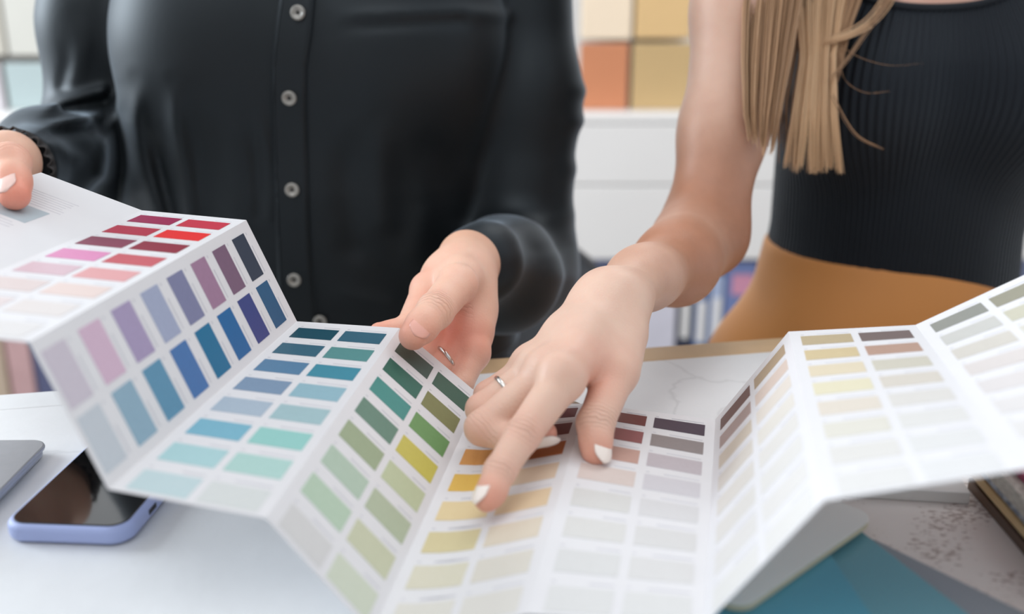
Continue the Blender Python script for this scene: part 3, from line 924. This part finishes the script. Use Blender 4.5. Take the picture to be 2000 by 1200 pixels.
# right hand, at the left edge of the frame
WB = at(2, 334, .705); EB = np.array([-.396, .940, -.150]); SB = np.array([-.366, .975, .085])

def px_of(P):
    D = P[:, 1] * CP - P[:, 2] * SP
    return 1000 + F_PX * P[:, 0] / D, 600 - F_PX * (P[:, 1] * SP + P[:, 2] * CP) / D
def seg_px(u, v, pl):
    best = None
    for (a, b), (c, d_) in zip(pl, pl[1:]):
        ex, ey = c - a, d_ - b
        h = np.clip(((u - a) * ex + (v - b) * ey) / (ex * ex + ey * ey), 0, 1)
        q = np.hypot(u - a - h * ex, v - b - h * ey)
        best = q if best is None else np.minimum(best, q)
    return best
# drapery: (polyline, width in px, height in m); positive = ridge
FOLDS = [
    ([(262, 150), (262, 240), (285, 340), (312, 430)], 20, 0.0054),
    ([(300, 240), (318, 330), (340, 430)], 19, -0.0047),
    ([(338, 150), (345, 250), (362, 340), (372, 430)], 18, 0.0047),
    ([(385, 200), (400, 330), (410, 430)], 30, -0.0029),
    ([(236, 165), (214, 250), (198, 340)], 14, 0.0040),
    ([(236, 240), (238, 330), (235, 420)], 18, -0.0043),
    ([(440, 200), (462, 330), (470, 430)], 28, 0.0022),
    ([(500, 190), (520, 300), (524, 420)], 12, 0.0022),
    ([(485, 240), (505, 330), (508, 420)], 12, -0.0022),
    ([(640, 34), (760, 30), (900, 24), (990, 30)], 15, 0.0022),
    ([(640, 52), (760, 46), (900, 40)], 15, -0.0022),
    ([(740, 220), (745, 330), (748, 430)], 28, 0.0029),
    ([(680, 240), (676, 360), (690, 480)], 30, -0.0029),
    ([(830, 280), (838, 400), (812, 500)], 32, 0.0029),
    ([(910, 330), (900, 420)], 30, -0.0029),
    ([(620, 560), (680, 580), (760, 600)], 20, 0.0029),
    ([(660, 440), (740, 520), (800, 560)], 25, -0.0022),
    # sleeve at the left edge
    ([(60, 228), (120, 196), (200, 176)], 12, 0.0043), ([(70, 250), (130, 216), (205, 200)], 11, -0.0036),
    ([(50, 262), (120, 238), (190, 226)], 11, 0.0043), ([(40, 288), (110, 262), (170, 255)], 11, -0.0036),
    ([(150, 20), (160, 90), (150, 150)], 20, 0.0029), ([(125, 60), (132, 120), (120, 170)], 12, -0.0022),
    ([(20, 300), (60, 276), (110, 280), (150, 310)], 15, 0.0029),
    # other sleeve
    ([(1090, 168), (1120, 174), (1150, 176)], 16, 0.0036), ([(1110, 208), (1150, 205)], 14, -0.0022), ([(1080, 246), (1110, 240), (1150, 238)], 15, 0.0036),
    ([(1110, 285), (1150, 285)], 16, -0.0022), ([(1080, 338), (1110, 332), (1150, 330)], 18, 0.0043), ([(1090, 385), (1150, 385)], 16, -0.0014),
    ([(960, 430), (1040, 440), (1120, 420)], 18, 0.0014), ([(970, 470), (1050, 490), (1110, 480)], 15, -0.0012), ([(1000, 520), (1060, 540), (1110, 540)], 18, 0.0012),
]
def torsoL(P):
    zs = [-.55, -.42, -.32, -.25, -.17, -.08, .0, .07, .12, .15]
    d = elliptic(P, zs, [CXL, CXL - .012, CXL - .018, CXL - .020, CXL - .014, CXL - .004, CXL, CXL, CXL, CXL], [.99, .985, .975, .965, .955, .95, .955, .975, .99, 1.0],
                 [.178, .198, .202, .198, .184, .161, .155, .165, .160, .12], [.122, .128, .128, .124, .118, .110, .108, .090, .07, .05], 2.3)
    d = np.maximum(d, P[:, 2] - .155)
    for sx in (-1, 1):
        d = smin(d, ellipsoid(P, (CXL + sx * .082, .900, -.045), (.080, .072, .085)), .06)
    return d
def shirtL(P):
    d = torsoL(P)
    a = chain(P, [SA, SA * .45 + EA * .55 + np.array([.008, 0, 0]), EA], [.056, .048, .047], .03)
    cuffA = WA * .80 + EA * .20
    a = smin(a, chain(P, [EA + np.array([0, 0, -.006]), EA * .5 + WA * .5 + np.array([.002, 0, -.010]), cuffA], [.047, .043, .033], .03), .03)
    b = chain(P, [SB, SB * .5 + EB * .5 + np.array([-.006, 0, 0]), EB], [.050, .043, .043], .03)
    cuffB = WB * .84 + EB * .16
    b = smin(b, chain(P, [EB, EB * .5 + WB * .5 + np.array([-.006, 0, .004]), cuffB], [.042, .034, .028], .03), .03)
    d = smin(d, a, .016); d = smin(d, b, .016)
    u, v = px_of(P)
    fr = np.clip((1.03 - P[:, 1]) / .05, 0, 1)
    for pl, w, amp in FOLDS:
        q = seg_px(u, v, pl)
        end = 1 - np.exp(-((u - pl[0][0]) ** 2 + (v - pl[0][1]) ** 2) / 55.0 ** 2)
        d = d - amp * fr * end * np.exp(-(q / w) ** 2)
    # sleeve ends: cut square to the forearm
    for Wp, Ep, s in ((WA, EA, .05), (WB, EB, .115)):
        ax = unit(Ep - Wp).astype(np.float32)
        t = (P - Wp.astype(np.float32)) @ ax
        L_ = np.linalg.norm(Ep - Wp)
        near = np.sqrt(((P - Wp) ** 2).sum(1)) < .085
        d = np.where(near, np.maximum(d, s * L_ - t), d)
    zh = -.345 + 0 * P[:, 2]
    return np.maximum(d, zh - P[:, 2])
V, Fc = surface_net(shirtL, (-.54, .66, -.36), (.115, 1.14, .17), .0024)
shirt = mk('shirt', V, Fc, M_shirt, womanL, smooth=True)

def trouL(P):
    zs = [-.70, -.55, -.42, -.33]
    d = elliptic(P, zs, [CXL] * 4, [.99, .99, .985, .98], [.165, .176, .180, .168], [.11, .122, .122, .115])
    for sx in (-1, 1):
        d = smin(d, capsule(P, (CXL + sx * .085, .99, -.45), (CXL + sx * .085, .99, -1.12), .088, .06), .03)
    d = np.maximum(d, P[:, 2] + .33)
    return np.maximum(d, FLOOR + .012 - P[:, 2])
V, Fc = surface_net(trouL, (-.40, .82, -1.17), (.05, 1.15, -.31), .006)
mk('trousers', V, Fc, M_black, womanL, smooth=True)

def cast_many(fn, uv, d0=.6, d1=1.2):
    """first points of a surface seen along the directions uv"""
    R = np.array([ray(u, v) for u, v in uv], np.float32); D = np.full(len(R), d0, np.float32); live = np.arange(len(R))
    for _ in range(220):
        x = fn(R[live] * D[live, None])
        go = (x > 2e-4) & (D[live] < d1)
        live, x = live[go], x[go]
        if not len(live): break
        D[live] += np.maximum(x * .6, 3e-4)
    return R.astype(float) * D[:, None]
def cast(fn, u, v): return cast_many(fn, [(u, v)])[0]
def normal_of(fn, p, e=.003):
    P = np.array([p + np.eye(3)[k] * s * e for k in range(3) for s in (1, -1)], np.float32)
    x = fn(P); return unit([x[0] - x[1], x[2] - x[3], x[4] - x[5]])
def neckL(P):
    d = capsule(P, (CXL, .99, .10), (CXL, .955, .24), .060, .050)
    return smin(d, capsule(P, (CXL - .09, .995, .105), (CXL + .09, .995, .105), .045, .045), .05)
V, Fc = surface_net(neckL, (CXL - .16, .88, .04), (CXL + .16, 1.06, .30), .004)
nk = mk('neck', V, Fc, M_skinA, womanL, smooth=True); set_skin_attrs(nk, V, [], [], [])
# button placket: a folded strip on the shirt front
rows = []
PL = np.array([(-60, 552, 618), (0, 547, 614), (60, 538, 608), (130, 531, 598), (200, 531, 598), (330, 535, 602), (450, 539, 606), (560, 544, 612), (640, 548, 622), (700, 550, 628)], float)
Vp = []; Fp = []
vv = np.linspace(-60, 690, 76); ns = 6
puv = []
for v in vv:
    ul, ur = np.interp(v, PL[:, 0], PL[:, 1]), np.interp(v, PL[:, 0], PL[:, 2])
    puv += [(ul + (ur - ul) * k / ns, v) for k in range(ns + 1)]
Vp = cast_many(shirtL, puv)
Vp = np.array(Vp); n0 = len(Vp)
Vp = np.vstack([Vp + np.array([0, -.0022, .0006]), Vp + np.array([0, .002, 0])])
w = ns + 1
for a in range(len(vv) - 1):
    for b in range(ns):
        q = [a * w + b, (a + 1) * w + b, (a + 1) * w + b + 1, a * w + b + 1]
        Fp.append(q); Fp.append([x + n0 for x in q[::-1]])
    for b in (0, ns):
        q = [a * w + b, (a + 1) * w + b, (a + 1) * w + b + n0, a * w + b + n0]
        Fp.append(q if b else q[::-1])
placket = mk('button_placket', Vp, Fp, M_shirt, shirt, smooth=True)
# stitched edge line of the placket
st = cast_many(shirtL, [(np.interp(v, PL[:, 0], PL[:, 1]) + 6, v) for v in np.linspace(-60, 600, 50)]) + np.array([0, -.0023, 0])
Vt, Ft = tube(st, .0006, 6); mk('stitching', Vt, Ft, M_shirt, shirt, smooth=True)
# buttons
M_button = mat('pearl_grey_button', (150, 148, 142), .15, .15, 120, coat=.8, spec=.7)
M_hole = mat('button_hole', (14, 14, 16), .6, .05, 50)
def button(u, v, r=.0062):
    p = cast(shirtL, u, v); n = normal_of(shirtL, p)
    if n[1] > 0: n = -n
    c = p + n * .0030
    a = unit(np.cross(n, [0, 0, 1])); b = np.cross(n, a)
    prof = [(0, .0004), (.22, .0004), (.34, .0005), (.62, .0018), (.80, .0024), (.94, .0018), (1.0, .0006), (.92, -.0012), (.5, -.0016), (0, -.0016)]
    V = []; Fc = []; seg = 28
    for q, h in prof:
        for k in range(seg):
            th_ = 2 * math.pi * k / seg
            V.append(c + n * h + r * q * (math.cos(th_) * a + math.sin(th_) * b))
    for i in range(len(prof) - 1):
        for k in range(seg):
            k2 = (k + 1) % seg
            Fc.append([i * seg + k, (i + 1) * seg + k, (i + 1) * seg + k2, i * seg + k2])
    o = mk('button', V, Fc, M_button, shirt, smooth=True)
    o.data.materials.append(M_hole)
    for f in range(2 * seg): o.data.polygons[f].material_index = 1 if (f < seg or f % 2) else 0
    return o
for u, v in ((584, 26), (566, 190), (572, 370), (576, 545), (626, 626)):
    button(u, v)

# ---------------------------------------------------------------- hands
def hand_mesh(W, E, mc, fingers, thumb, box_lo, box_hi, palm_n, h=.0011, extra=None, rw=.009, rw0=.0155):
    """wrist W, elbow-side E; fingers: [mcp, pip, dip, tip] from index to little; thumb: [cmc, mcp, ip, tip]"""
    fax = unit(E - W); hw = unit(fingers[0][0] - fingers[3][0]); fw = unit(hw - fax * (hw @ fax))
    pn = unit(palm_n)
    rad = [[.0110, .0090, .0080, .0066], [.0112, .0093, .0082, .0067], [.0106, .0088, .0078, .0064], [.0096, .0078, .0069, .0058]]
    def fn(P):
        d = chain(P, [W + fw * rw, W + fax * .05 + fw * .004, W + fax * .12], [rw0, rw0 + .001, .0190], .015)
        d = smin(d, chain(P, [W - fw * rw, W + fax * .05 - fw * .004, W + fax * .12], [rw0 - .0005, rw0, .0190], .015), .010)
        hand = None
        for k, q in enumerate(fingers):
            st = W + fw * (rw - rw * .67 * k)
            c = chain(P, [st, st * .45 + q[0] * .55, q[0]], [rw0, .0128, rad[k][0] * 1.03], .010)
            hand = c if hand is None else smin(hand, c, .014)
        hand = smin(hand, chain(P, [W + fw * rw + pn * .004, thumb[0], thumb[1]], [rw0, .0150, .0122], .012), .014)
        hand = smin(hand, capsule(P, thumb[0] * .5 + thumb[1] * .5, W * .35 + fingers[0][0] * .65, .0095, .0085), .014)
        # heel of the palm on the little-finger side
        hand = smin(hand, capsule(P, W - fw * rw + pn * .004 - fax * .014, fingers[3][0] * .75 + W * .25 + pn * .004, .0135, .0115), .014)
        d = smin(d, hand, .013)
        for k, q in enumerate(fingers):
            d = smin(d, chain(P, q, rad[k], .003), kvar(P, q[0], .0012, .009, .017))
        c = chain(P, thumb[1:], [.0122, .0110, .0086], .004)
        c = smin(c, ellipsoid(P, thumb[2] * .40 + thumb[3] * .60, (.0098, .0098, .0106)), .004)
        d = smin(d, c, kvar(P, thumb[1], .0015, .010, .018))
        if extra is not None: d = extra(P, d)
        return d
    return surface_net(fn, box_lo, box_hi, h)

fA = [[at(836, 566, .672), at(800, 640, .640), at(764, 651, .632), at(741, 650, .628)],
      [at(866, 608, .664), at(826, 694, .640), at(792, 712, .626), at(768, 706, .622)],
      [at(898, 648, .656), at(862, 716, .640), at(826, 738, .626), at(802, 734, .622)],
      [at(926, 690, .650), at(900, 752, .634), at(866, 770, .622), at(846, 764, .618)]]
tA = [at(906, 530, .690), at(893, 556, .640), at(850, 608, .603), at(807, 656, .585)]
pA = np.array([-.35, -.75, .45])
V, Fc = hand_mesh(WA, EA, None, fA, tA, (-.125, .50, -.262), (.05, .83, -.13), pA, rw=.0045, rw0=.0132)
handA = mk('hand', V, Fc, M_skinA, womanL, smooth=True)
set_skin_attrs(handA, V,
               [(q[3], .012, .7) for q in fA] + [(tA[3], .013, .65), (tA[2], .012, .25), (at(880, 650, .640), .022, .9), (at(925, 660, .645), .020, .55), (at(845, 600, .66), .015, .5), (fA[0][0], .014, .5)],
               [(WA, .028, .75), (WA + unit(EA - WA) * .05, .05, .9)],
               [(tA[2], tA[3] - tA[1], .0065, 1.0, np.array([-.1, -.7, .7])), (at(890, 600, .64), np.array([.3, .2, 1.0]), .004, .5, None)])
nail(tA[3], tA[3] - tA[2], np.array([.45, -.55, .60]), .0084, .0135, .0072, .0050, M_nailN, handA)
for q in fA:
    nail(q[3], q[3] - q[2], -pA, .0064, .012, .0055, .004, M_nailN, handA)
torus(fA[2][0] * .18 + fA[2][1] * .82, fA[2][1] - fA[2][0] + np.array([-.02, 0, 0]), .0099, .0010, M_silver, womanL, 'ring', sx=1.3)

# hand at the left edge, thumb pressing on the text page
c0 = card_pt(0, -.02, .42)
def page_under(u, v):
    n = card_n(0, .3, .4); p0 = card_pt(0, .3, .4); r = ray(u, v)
    return r * ((p0 @ n) / (r @ n)), n
pg, pn0 = page_under(24, 408)
tipB = pg + pn0 * .0085
tB = [at(-24, 330, .690), at(-22, 322, .640) * 1.0, tipB + np.array([-.012, .024, .014]), tipB]
down = -pn0
fB = []
for k, (u, v, d) in enumerate(((-70, 350, .645), (-82, 372, .650), (-88, 394, .658), (-90, 414, .67))):
    m0 = at(u, v, d) + down * .012
    p1 = page_under(-20 - 16 * k, 392 + 22 * k)[0] + down * .014
    p2 = page_under(20 - 16 * k, 400 + 26 * k)[0] + down * .011
    p3 = page_under(48 - 18 * k, 402 + 28 * k)[0] + down * .0095
    fB.append([m0, p1, p2, p3])
V, Fc = hand_mesh(WB, EB, None, fB, tB, (-.52, .42, -.26), (-.235, .86, -.05), np.array([.5, -.4, .1]), h=.0012)
handB = mk('hand', V, Fc, M_skinA, womanL, smooth=True)
set_skin_attrs(handB, V, [(tipB, .016, 1.0), (tB[2], .014, .45)] + [(q[3], .012, .7) for q in fB], [(WB, .03, .3)],
               [(tB[2], tB[3] - tB[1], .006, .8, np.array([-.1, -.7, .7]))])
nail(tB[3], tB[3] - tB[2], np.array([-.12, -.80, .50]), .0088, .0135, .0070, .0046, M_nailTip, handB)
for q in fB:
    nail(q[3], q[3] - q[2], down, .0064, .012, .0055, .004, M_nailN, handB)
# gathered lace edge on that cuff
axB = unit(EB - WB); cB = WB + axB * (.115 * np.linalg.norm(EB - WB))
a_ = unit(np.cross(axB, [0, 0, 1])); b_ = np.cross(axB, a_)
Vl = []; Fl = []; seg = 120
for k in range(seg):
    th_ = 2 * math.pi * k / seg
    e = math.cos(th_) * a_ + math.sin(th_) * b_
    for j in range(4):
        rr = .0285 + .0022 * math.sin(th_ * 22) * j / 3
        Vl.append(cB + e * rr - axB * (.004 * j + .0014 * abs(math.sin(th_ * 22)) * (j == 3)))
for k in range(seg):
    for j in range(3):
        k2 = (k + 1) % seg
        Fl.append([k * 4 + j, k2 * 4 + j, k2 * 4 + j + 1, k * 4 + j + 1])
lace = mk('lace_cuff', Vl, Fl, mat('black_lace', (58, 56, 56), .6, .3, 300), shirt, smooth=True)
md_ = lace.modifiers.new('thickness', 'SOLIDIFY'); md_.thickness = .0008
# ================================================================ things on and around the desk
def slab(name, poly, z0, z1, m, parent=None, bev=.0008, radii=0, seg=8):
    p = round_poly([q[:2] for q in poly], radii, seg) if radii else [q[:2] for q in poly]
    V, Fc = prism(p, z0, z1)
    o = mk(name, V, Fc, m, parent)
    if bev: bevel(o, bev, 2)
    return o
def rect_from(c, d, a0, a1, b0, b1):
    """rectangle around corner c: d = unit direction, extents along d and along its left normal"""
    n = np.array([-d[1], d[0]]); c = np.array(c[:2])
    return [c + d * a0 + n * b0, c + d * a1 + n * b0, c + d * a1 + n * b1, c + d * a0 + n * b1]

# ---- phone in a lavender case
M_case = mat('lavender_silicone', (166, 180, 226), .5, .02, 30, sheen=.2)
M_glass = mat('phone_glass', (10, 10, 12), .06, .05, 20, spec=.6, coat=.6)
M_port = mat('black_rubber', (24, 24, 28), .5, .05, 20)
pz = DESK + .0005
a0 = math.radians(-4.0); pd = np.array([-math.sin(a0), math.cos(a0)])   # long axis
pc = onz(38, 1040, DESK + .004)[:2]
pc = np.array([onz(33, 1008, DESK + .005)[0], onz(150, 1056, DESK + .002)[1]])
px = np.array([pd[1], -pd[0]])
ph = [pc, pc + px * .0660, pc + px * .0660 + pd * .136, pc + pd * .136]
phone = empty('smartphone', (*(ph[0] + ph[2]) / 2, DESK), 'smartphone in a lavender blue case under the edge of the colour card', 'phone')
bevel(slab('case', ph, pz, pz + .0098, M_case, phone, 0, .0115, 10), .0032, 4)
ins = lambda k: [ph[0] + (px + pd) * k, ph[1] + (-px + pd) * k, ph[2] + (-px - pd) * k, ph[3] + (px - pd) * k]
slab('screen', ins(.0030), pz + .0090, pz + .0104, M_glass, phone, .0004, .0088, 10)
mid = ph[1] + pd * .030
slab('switch_cutout', [mid + px * .0004 - pd * .0045, mid + px * .0004 + pd * .0045, mid - px * .003 + pd * .0045, mid - px * .003 - pd * .0045], pz + .0036, pz + .0066, M_port, phone, .0005)

# ---- thin silver laptop, corner in view
M_alu = mat('silver_aluminium', (176, 179, 184), .42, .02, 200, metal=.55)
lc = onz(100, 858, DESK + .008)[:2]
ld = onz(0, 990, DESK + .008)[:2] - onz(88, 898, DESK + .008)[:2]; ld = ld / np.linalg.norm(ld)
lp = rect_from(lc, ld, 0, .21, 0, -.30)
lap = empty('laptop', (*np.mean(lp, 0), DESK), 'closed silver laptop with a rounded corner beside the phone', 'laptop')
slab('lid', lp, DESK + .0052, DESK + .0080, M_alu, lap, .0012, .011, 10)
slab('base', rect_from(lc + ld * .001, ld, 0.0006, .208, -.0012, -.298), DESK + .0012, DESK + .0049, M_alu, lap, .0014, .011, 10)
for fa, fb in ((.02, -.02), (.19, -.02), (.02, -.28), (.19, -.28)):
    c = lc + ld * fa + np.array([-ld[1], ld[0]]) * fb
    V, Fc = prism([c + .006 * np.array([math.cos(t), math.sin(t)]) for t in np.linspace(0, 2 * math.pi, 16, False)], DESK + .0002, DESK + .0013)
    mk('rubber_foot', V, Fc, M_port, lap)

# ---- stone-look board on the right half of the desk
def stone(name, c1, c2, dots):
    m = bpy.data.materials.new(name)
    nt, N, L, b = nodes_of(m)
    tc = N.new('ShaderNodeTexCoord')
    n1 = N.new('ShaderNodeTexNoise'); n1.inputs['Scale'].default_value = 9; n1.inputs['Detail'].default_value = 6
    L.new(tc.outputs['Object'], n1.inputs['Vector'])
    r = N.new('ShaderNodeValToRGB'); r.color_ramp.elements[0].position = .3; r.color_ramp.elements[1].position = .7
    r.color_ramp.elements[0].color = lin(c1); r.color_ramp.elements[1].color = lin(c2)
    L.new(n1.outputs['Fac'], r.inputs['Fac'])
    mp = N.new('ShaderNodeMapping'); mp.inputs['Scale'].default_value = (260, 420, 300); mp.inputs['Rotation'].default_value = (0, 0, .5)
    L.new(tc.outputs['Object'], mp.inputs['Vector'])
    n2 = N.new('ShaderNodeTexNoise'); n2.inputs['Scale'].default_value = 1; n2.inputs['Detail'].default_value = 2
    L.new(mp.outputs['Vector'], n2.inputs['Vector'])
    n3 = N.new('ShaderNodeTexNoise'); n3.inputs['Scale'].default_value = 22; L.new(tc.outputs['Object'], n3.inputs['Vector'])
    mu = N.new('ShaderNodeMath'); mu.operation = 'MULTIPLY'; L.new(n2.outputs['Fac'], mu.inputs[0]); L.new(n3.outputs['Fac'], mu.inputs[1])
    r2 = N.new('ShaderNodeValToRGB'); r2.color_ramp.elements[0].position = .29; r2.color_ramp.elements[1].position = .35
    r2.color_ramp.elements[0].color = (1, 1, 1, 1); r2.color_ramp.elements[1].color = dots
    L.new(mu.outputs[0], r2.inputs['Fac'])
    mx = N.new('ShaderNodeMixRGB'); mx.blend_type = 'MULTIPLY'; mx.inputs['Fac'].default_value = 1
    L.new(r.outputs['Color'], mx.inputs[1]); L.new(r2.outputs['Color'], mx.inputs[2]); L.new(mx.outputs['Color'], b.inputs['Base Color'])
    bp = N.new('ShaderNodeBump'); bp.inputs['Strength'].default_value = .3; bp.inputs['Distance'].default_value = .001
    L.new(mu.outputs[0], bp.inputs['Height']); L.new(bp.outputs['Normal'], b.inputs['Normal'])
    b.inputs['Roughness'].default_value = .6
    return m
M_stone = stone('taupe_stone', (228, 218, 211), (240, 233, 228), (.60, .54, .52, 1))
tag(slab('stone_board', [(.115, .22), (.62, .22), (.62, .56), (.135, .56)], DESK + .0002, DESK + .0040, M_stone, None, .0008),
    'taupe pitted stone-look board lying on the right of the desk', 'sample board')
z1 = DESK + .0042
# fanned sheets under the card
def sheet(name, corner, e1, e2, z0, z1_, rgb, lab, ext=(.30, .22), rad=.004):
    """corner pixel and two pixels along its edges, all on the sheet's top plane"""
    c = onz(*corner, z1_)[:2]; a = onz(*e1, z1_)[:2] - c; b = onz(*e2, z1_)[:2] - c
    a /= np.linalg.norm(a); b = np.array([-a[1], a[0]]) * np.sign(a[0] * b[1] - a[1] * b[0])
    o = slab(name, [c, c + a * ext[0], c + a * ext[0] + b * ext[1], c + b * ext[1]], z0, z1_, mat(lab.split()[0] + '_laminate', rgb, .38, .015, 12), None, .0004, rad, 6)
    return tag(o, lab, 'sample sheet', 'fanned sample sheets')
sheet('sample_sheet', (1700, 1050), (2020, 1206), (1560, 1110), z1, z1 + .0012, (146, 154, 162), 'slate grey sample sheet, lowest of the fanned sheets', (.20, .11))
sheet('sample_sheet', (1672, 1030), (1892, 1200), (1500, 1130), z1 + .0016, z1 + .0036, (110, 168, 182), 'muted teal sample sheet between the slate and the deep teal sheets', (.20, .10))
sheet('sample_sheet', (1610, 1066), (1702, 1200), (1480, 1160), z1 + .0040, z1 + .0064, (92, 168, 190), 'deep teal sample sheet under the pale rounded board', (.17, .10))
M_pale = mat('pale_grey_laminate', (246, 245, 240), .4, .015, 12)
M_cream = mat('cream_core', (226, 218, 190), .6, .03, 30)
zb0, zb1 = z1 + .0068, z1 + .0106
c = onz(1712, 1008, zb1)[:2]; dd = onz(1440, 1206, zb1)[:2] - onz(1668, 1046, zb1)[:2]; dd /= np.linalg.norm(dd)
rp = rect_from(c, dd, 0, .115, 0, -.075)
rb = empty('rounded_board', (*np.mean(rp, 0), zb0), 'pale grey rounded-corner board with a cream edge beneath the card', 'sample board')
slab('face', rp, zb1 - .0010, zb1, M_pale, rb, .0003, .010, 10)
slab('core', rp, zb0, zb1 - .0010, M_cream, rb, .0003, .010, 10)
# white tile behind them
M_tile = mat('white_tile', (232, 231, 228), .3, .01, 10)
c = onz(1893, 986, z1)[:2]; d2 = onz(1690, 974, z1)[:2] - c; d2 /= np.linalg.norm(d2)
tag(slab('tile', rect_from(c, d2, 0, .10, 0, -.085), z1, z1 + .0068, M_tile, None, .0006), 'plain white tile between the stone board and the colour card', 'tile')

# ---- stack of material samples at the right edge
M_walnut = mat('dark_walnut', (74, 56, 46), .4, .3, 18, .1, 90, stretch=(3, 1, 14), rgb2=(112, 84, 64))
M_veneer = mat('gold_veneer', (196, 160, 108), .4, .2, 14, stretch=(10, 1, 6), rgb2=(222, 196, 150))
M_gran = mat('blue_granite', (96, 106, 124), .35, .4, 260, rgb2=(182, 188, 198))
M_page = mat('page_stack', (214, 208, 196), .6, .1, 300, rgb2=(168, 160, 150), stretch=(1, 1, 6))
M_blk = mat('black_edge', (26, 24, 26), .5, .1, 20)
M_mag = mat('magenta_cover', (176, 70, 110), .4, .05, 20)
zc = z1; sdir = onz(2004, 1064, zc)[:2] - onz(1896, 938, zc)[:2]; sdir /= np.linalg.norm(sdir)
for k, (uv, th_, m, nm, lab) in enumerate((
        ((1892, 934), .0060, M_walnut, 'wood_sample', 'dark walnut sample plank, lowest of the stack at the right edge'),
        ((1907, 932), .0030, M_blk, 'sample_chip', 'thin black sample chip on the dark walnut plank'),
        ((1911, 930), .0050, M_veneer, 'wood_sample', 'golden veneer sample between the black chip and the granite'),
        ((1932, 926), .0055, M_gran, 'stone_sample', 'blue grey granite sample on the golden veneer'),
        ((1950, 922), .0085, M_page, 'catalogue', 'catalogue with pale page edges on the granite sample'),
        ((1986, 914), .0040, M_mag, 'catalogue', 'catalogue with a magenta cover topmost at the right edge'))):
    c = onz(*uv, zc + th_)[:2]
    tag(slab(nm, rect_from(c, sdir, -.004 * k, .17, 0, .12), zc + .0001, zc + th_, m, None, .0004), lab, 'catalogue' if nm == 'catalogue' else 'sample', 'material samples stacked at the right edge')
    zc += th_ + .0001
# ---- small round wood sample behind the pointing hand, and an oak board at the far edge
c = onz(1092, 800, DESK + .004)[:2]
V, Fc = prism([c + .017 * np.array([math.cos(t), math.sin(t)]) for t in np.linspace(0, 2 * math.pi, 40, False)], DESK + .0002, DESK + .0045)
tag(bevel(mk('round_sample', V, Fc, mat('brown_disc', (132, 112, 92), .5, .1, 40)), .0008), 'small brown round sample behind the pointing hand', 'sample')
c = onz(1752, 632, DESK + .012)[:2]
tag(slab('oak_board', rect_from(c - en[:2] * .012, -ed[:2], 0, .088, .0, .05), DESK + .0002, DESK + .012, M_oak, None, .001),
    'short oak board at the far edge of the desk behind the card', 'sample board')

# ---- grey shell chair behind the left woman
M_shell = mat('grey_shell', (78, 80, 84), .5, .03, 10)
chair = empty('shell_chair', (-.045, 1.42, FLOOR), 'dark grey moulded shell chair behind the left woman', 'chair')
def shell(fn, nu, nv, th_=.010):
    V = [fn(a / nu, b / nv) for b in range(nv + 1) for a in range(nu + 1)]; w_ = nu + 1
    Fc = [[b * w_ + a, b * w_ + a + 1, (b + 1) * w_ + a + 1, (b + 1) * w_ + a] for b in range(nv) for a in range(nu)]
    return V, Fc
def backf(s, t):
    hw = .225 * (1 - .10 * t) * (1 if t < .72 else math.sqrt(max(.0, 1 - ((t - .72) / .28) ** 2 * .55)))
    x = (s * 2 - 1); z = -.71 + .345 * t - (.030 * abs(x) ** 3 if t > .6 else 0)
    return (-.045 + x * hw, 1.52 + .06 * t - .05 * x * x, z)
V, Fc = shell(backf, 20, 16); o = mk('backrest', V, Fc, M_shell, chair, smooth=True)
md_ = o.modifiers.new('thickness', 'SOLIDIFY'); md_.thickness = .010
def seatf(s, t):
    x = s * 2 - 1
    return (-.045 + x * (.215 - .02 * t), 1.52 - .36 * t - .05 * x * x * (1 - t), -.71 - .012 * math.sin(math.pi * t) + .02 * x * x - (.02 * t ** 4))
V, Fc = shell(seatf, 16, 12); o = mk('seat', V, Fc, M_shell, chair, smooth=True)
md_ = o.modifiers.new('thickness', 'SOLIDIFY'); md_.thickness = .010
for sx in (-1, 1):
    for y0, y1 in ((1.24, 1.18), (1.46, 1.54)):
        V, Fc = tube([(-.045 + sx * .13, y0, -.735), (-.045 + sx * .19, y1, FLOOR + .002)], [.013, .009], 12)
        mk('leg', V, Fc, M_oak, chair, smooth=True)
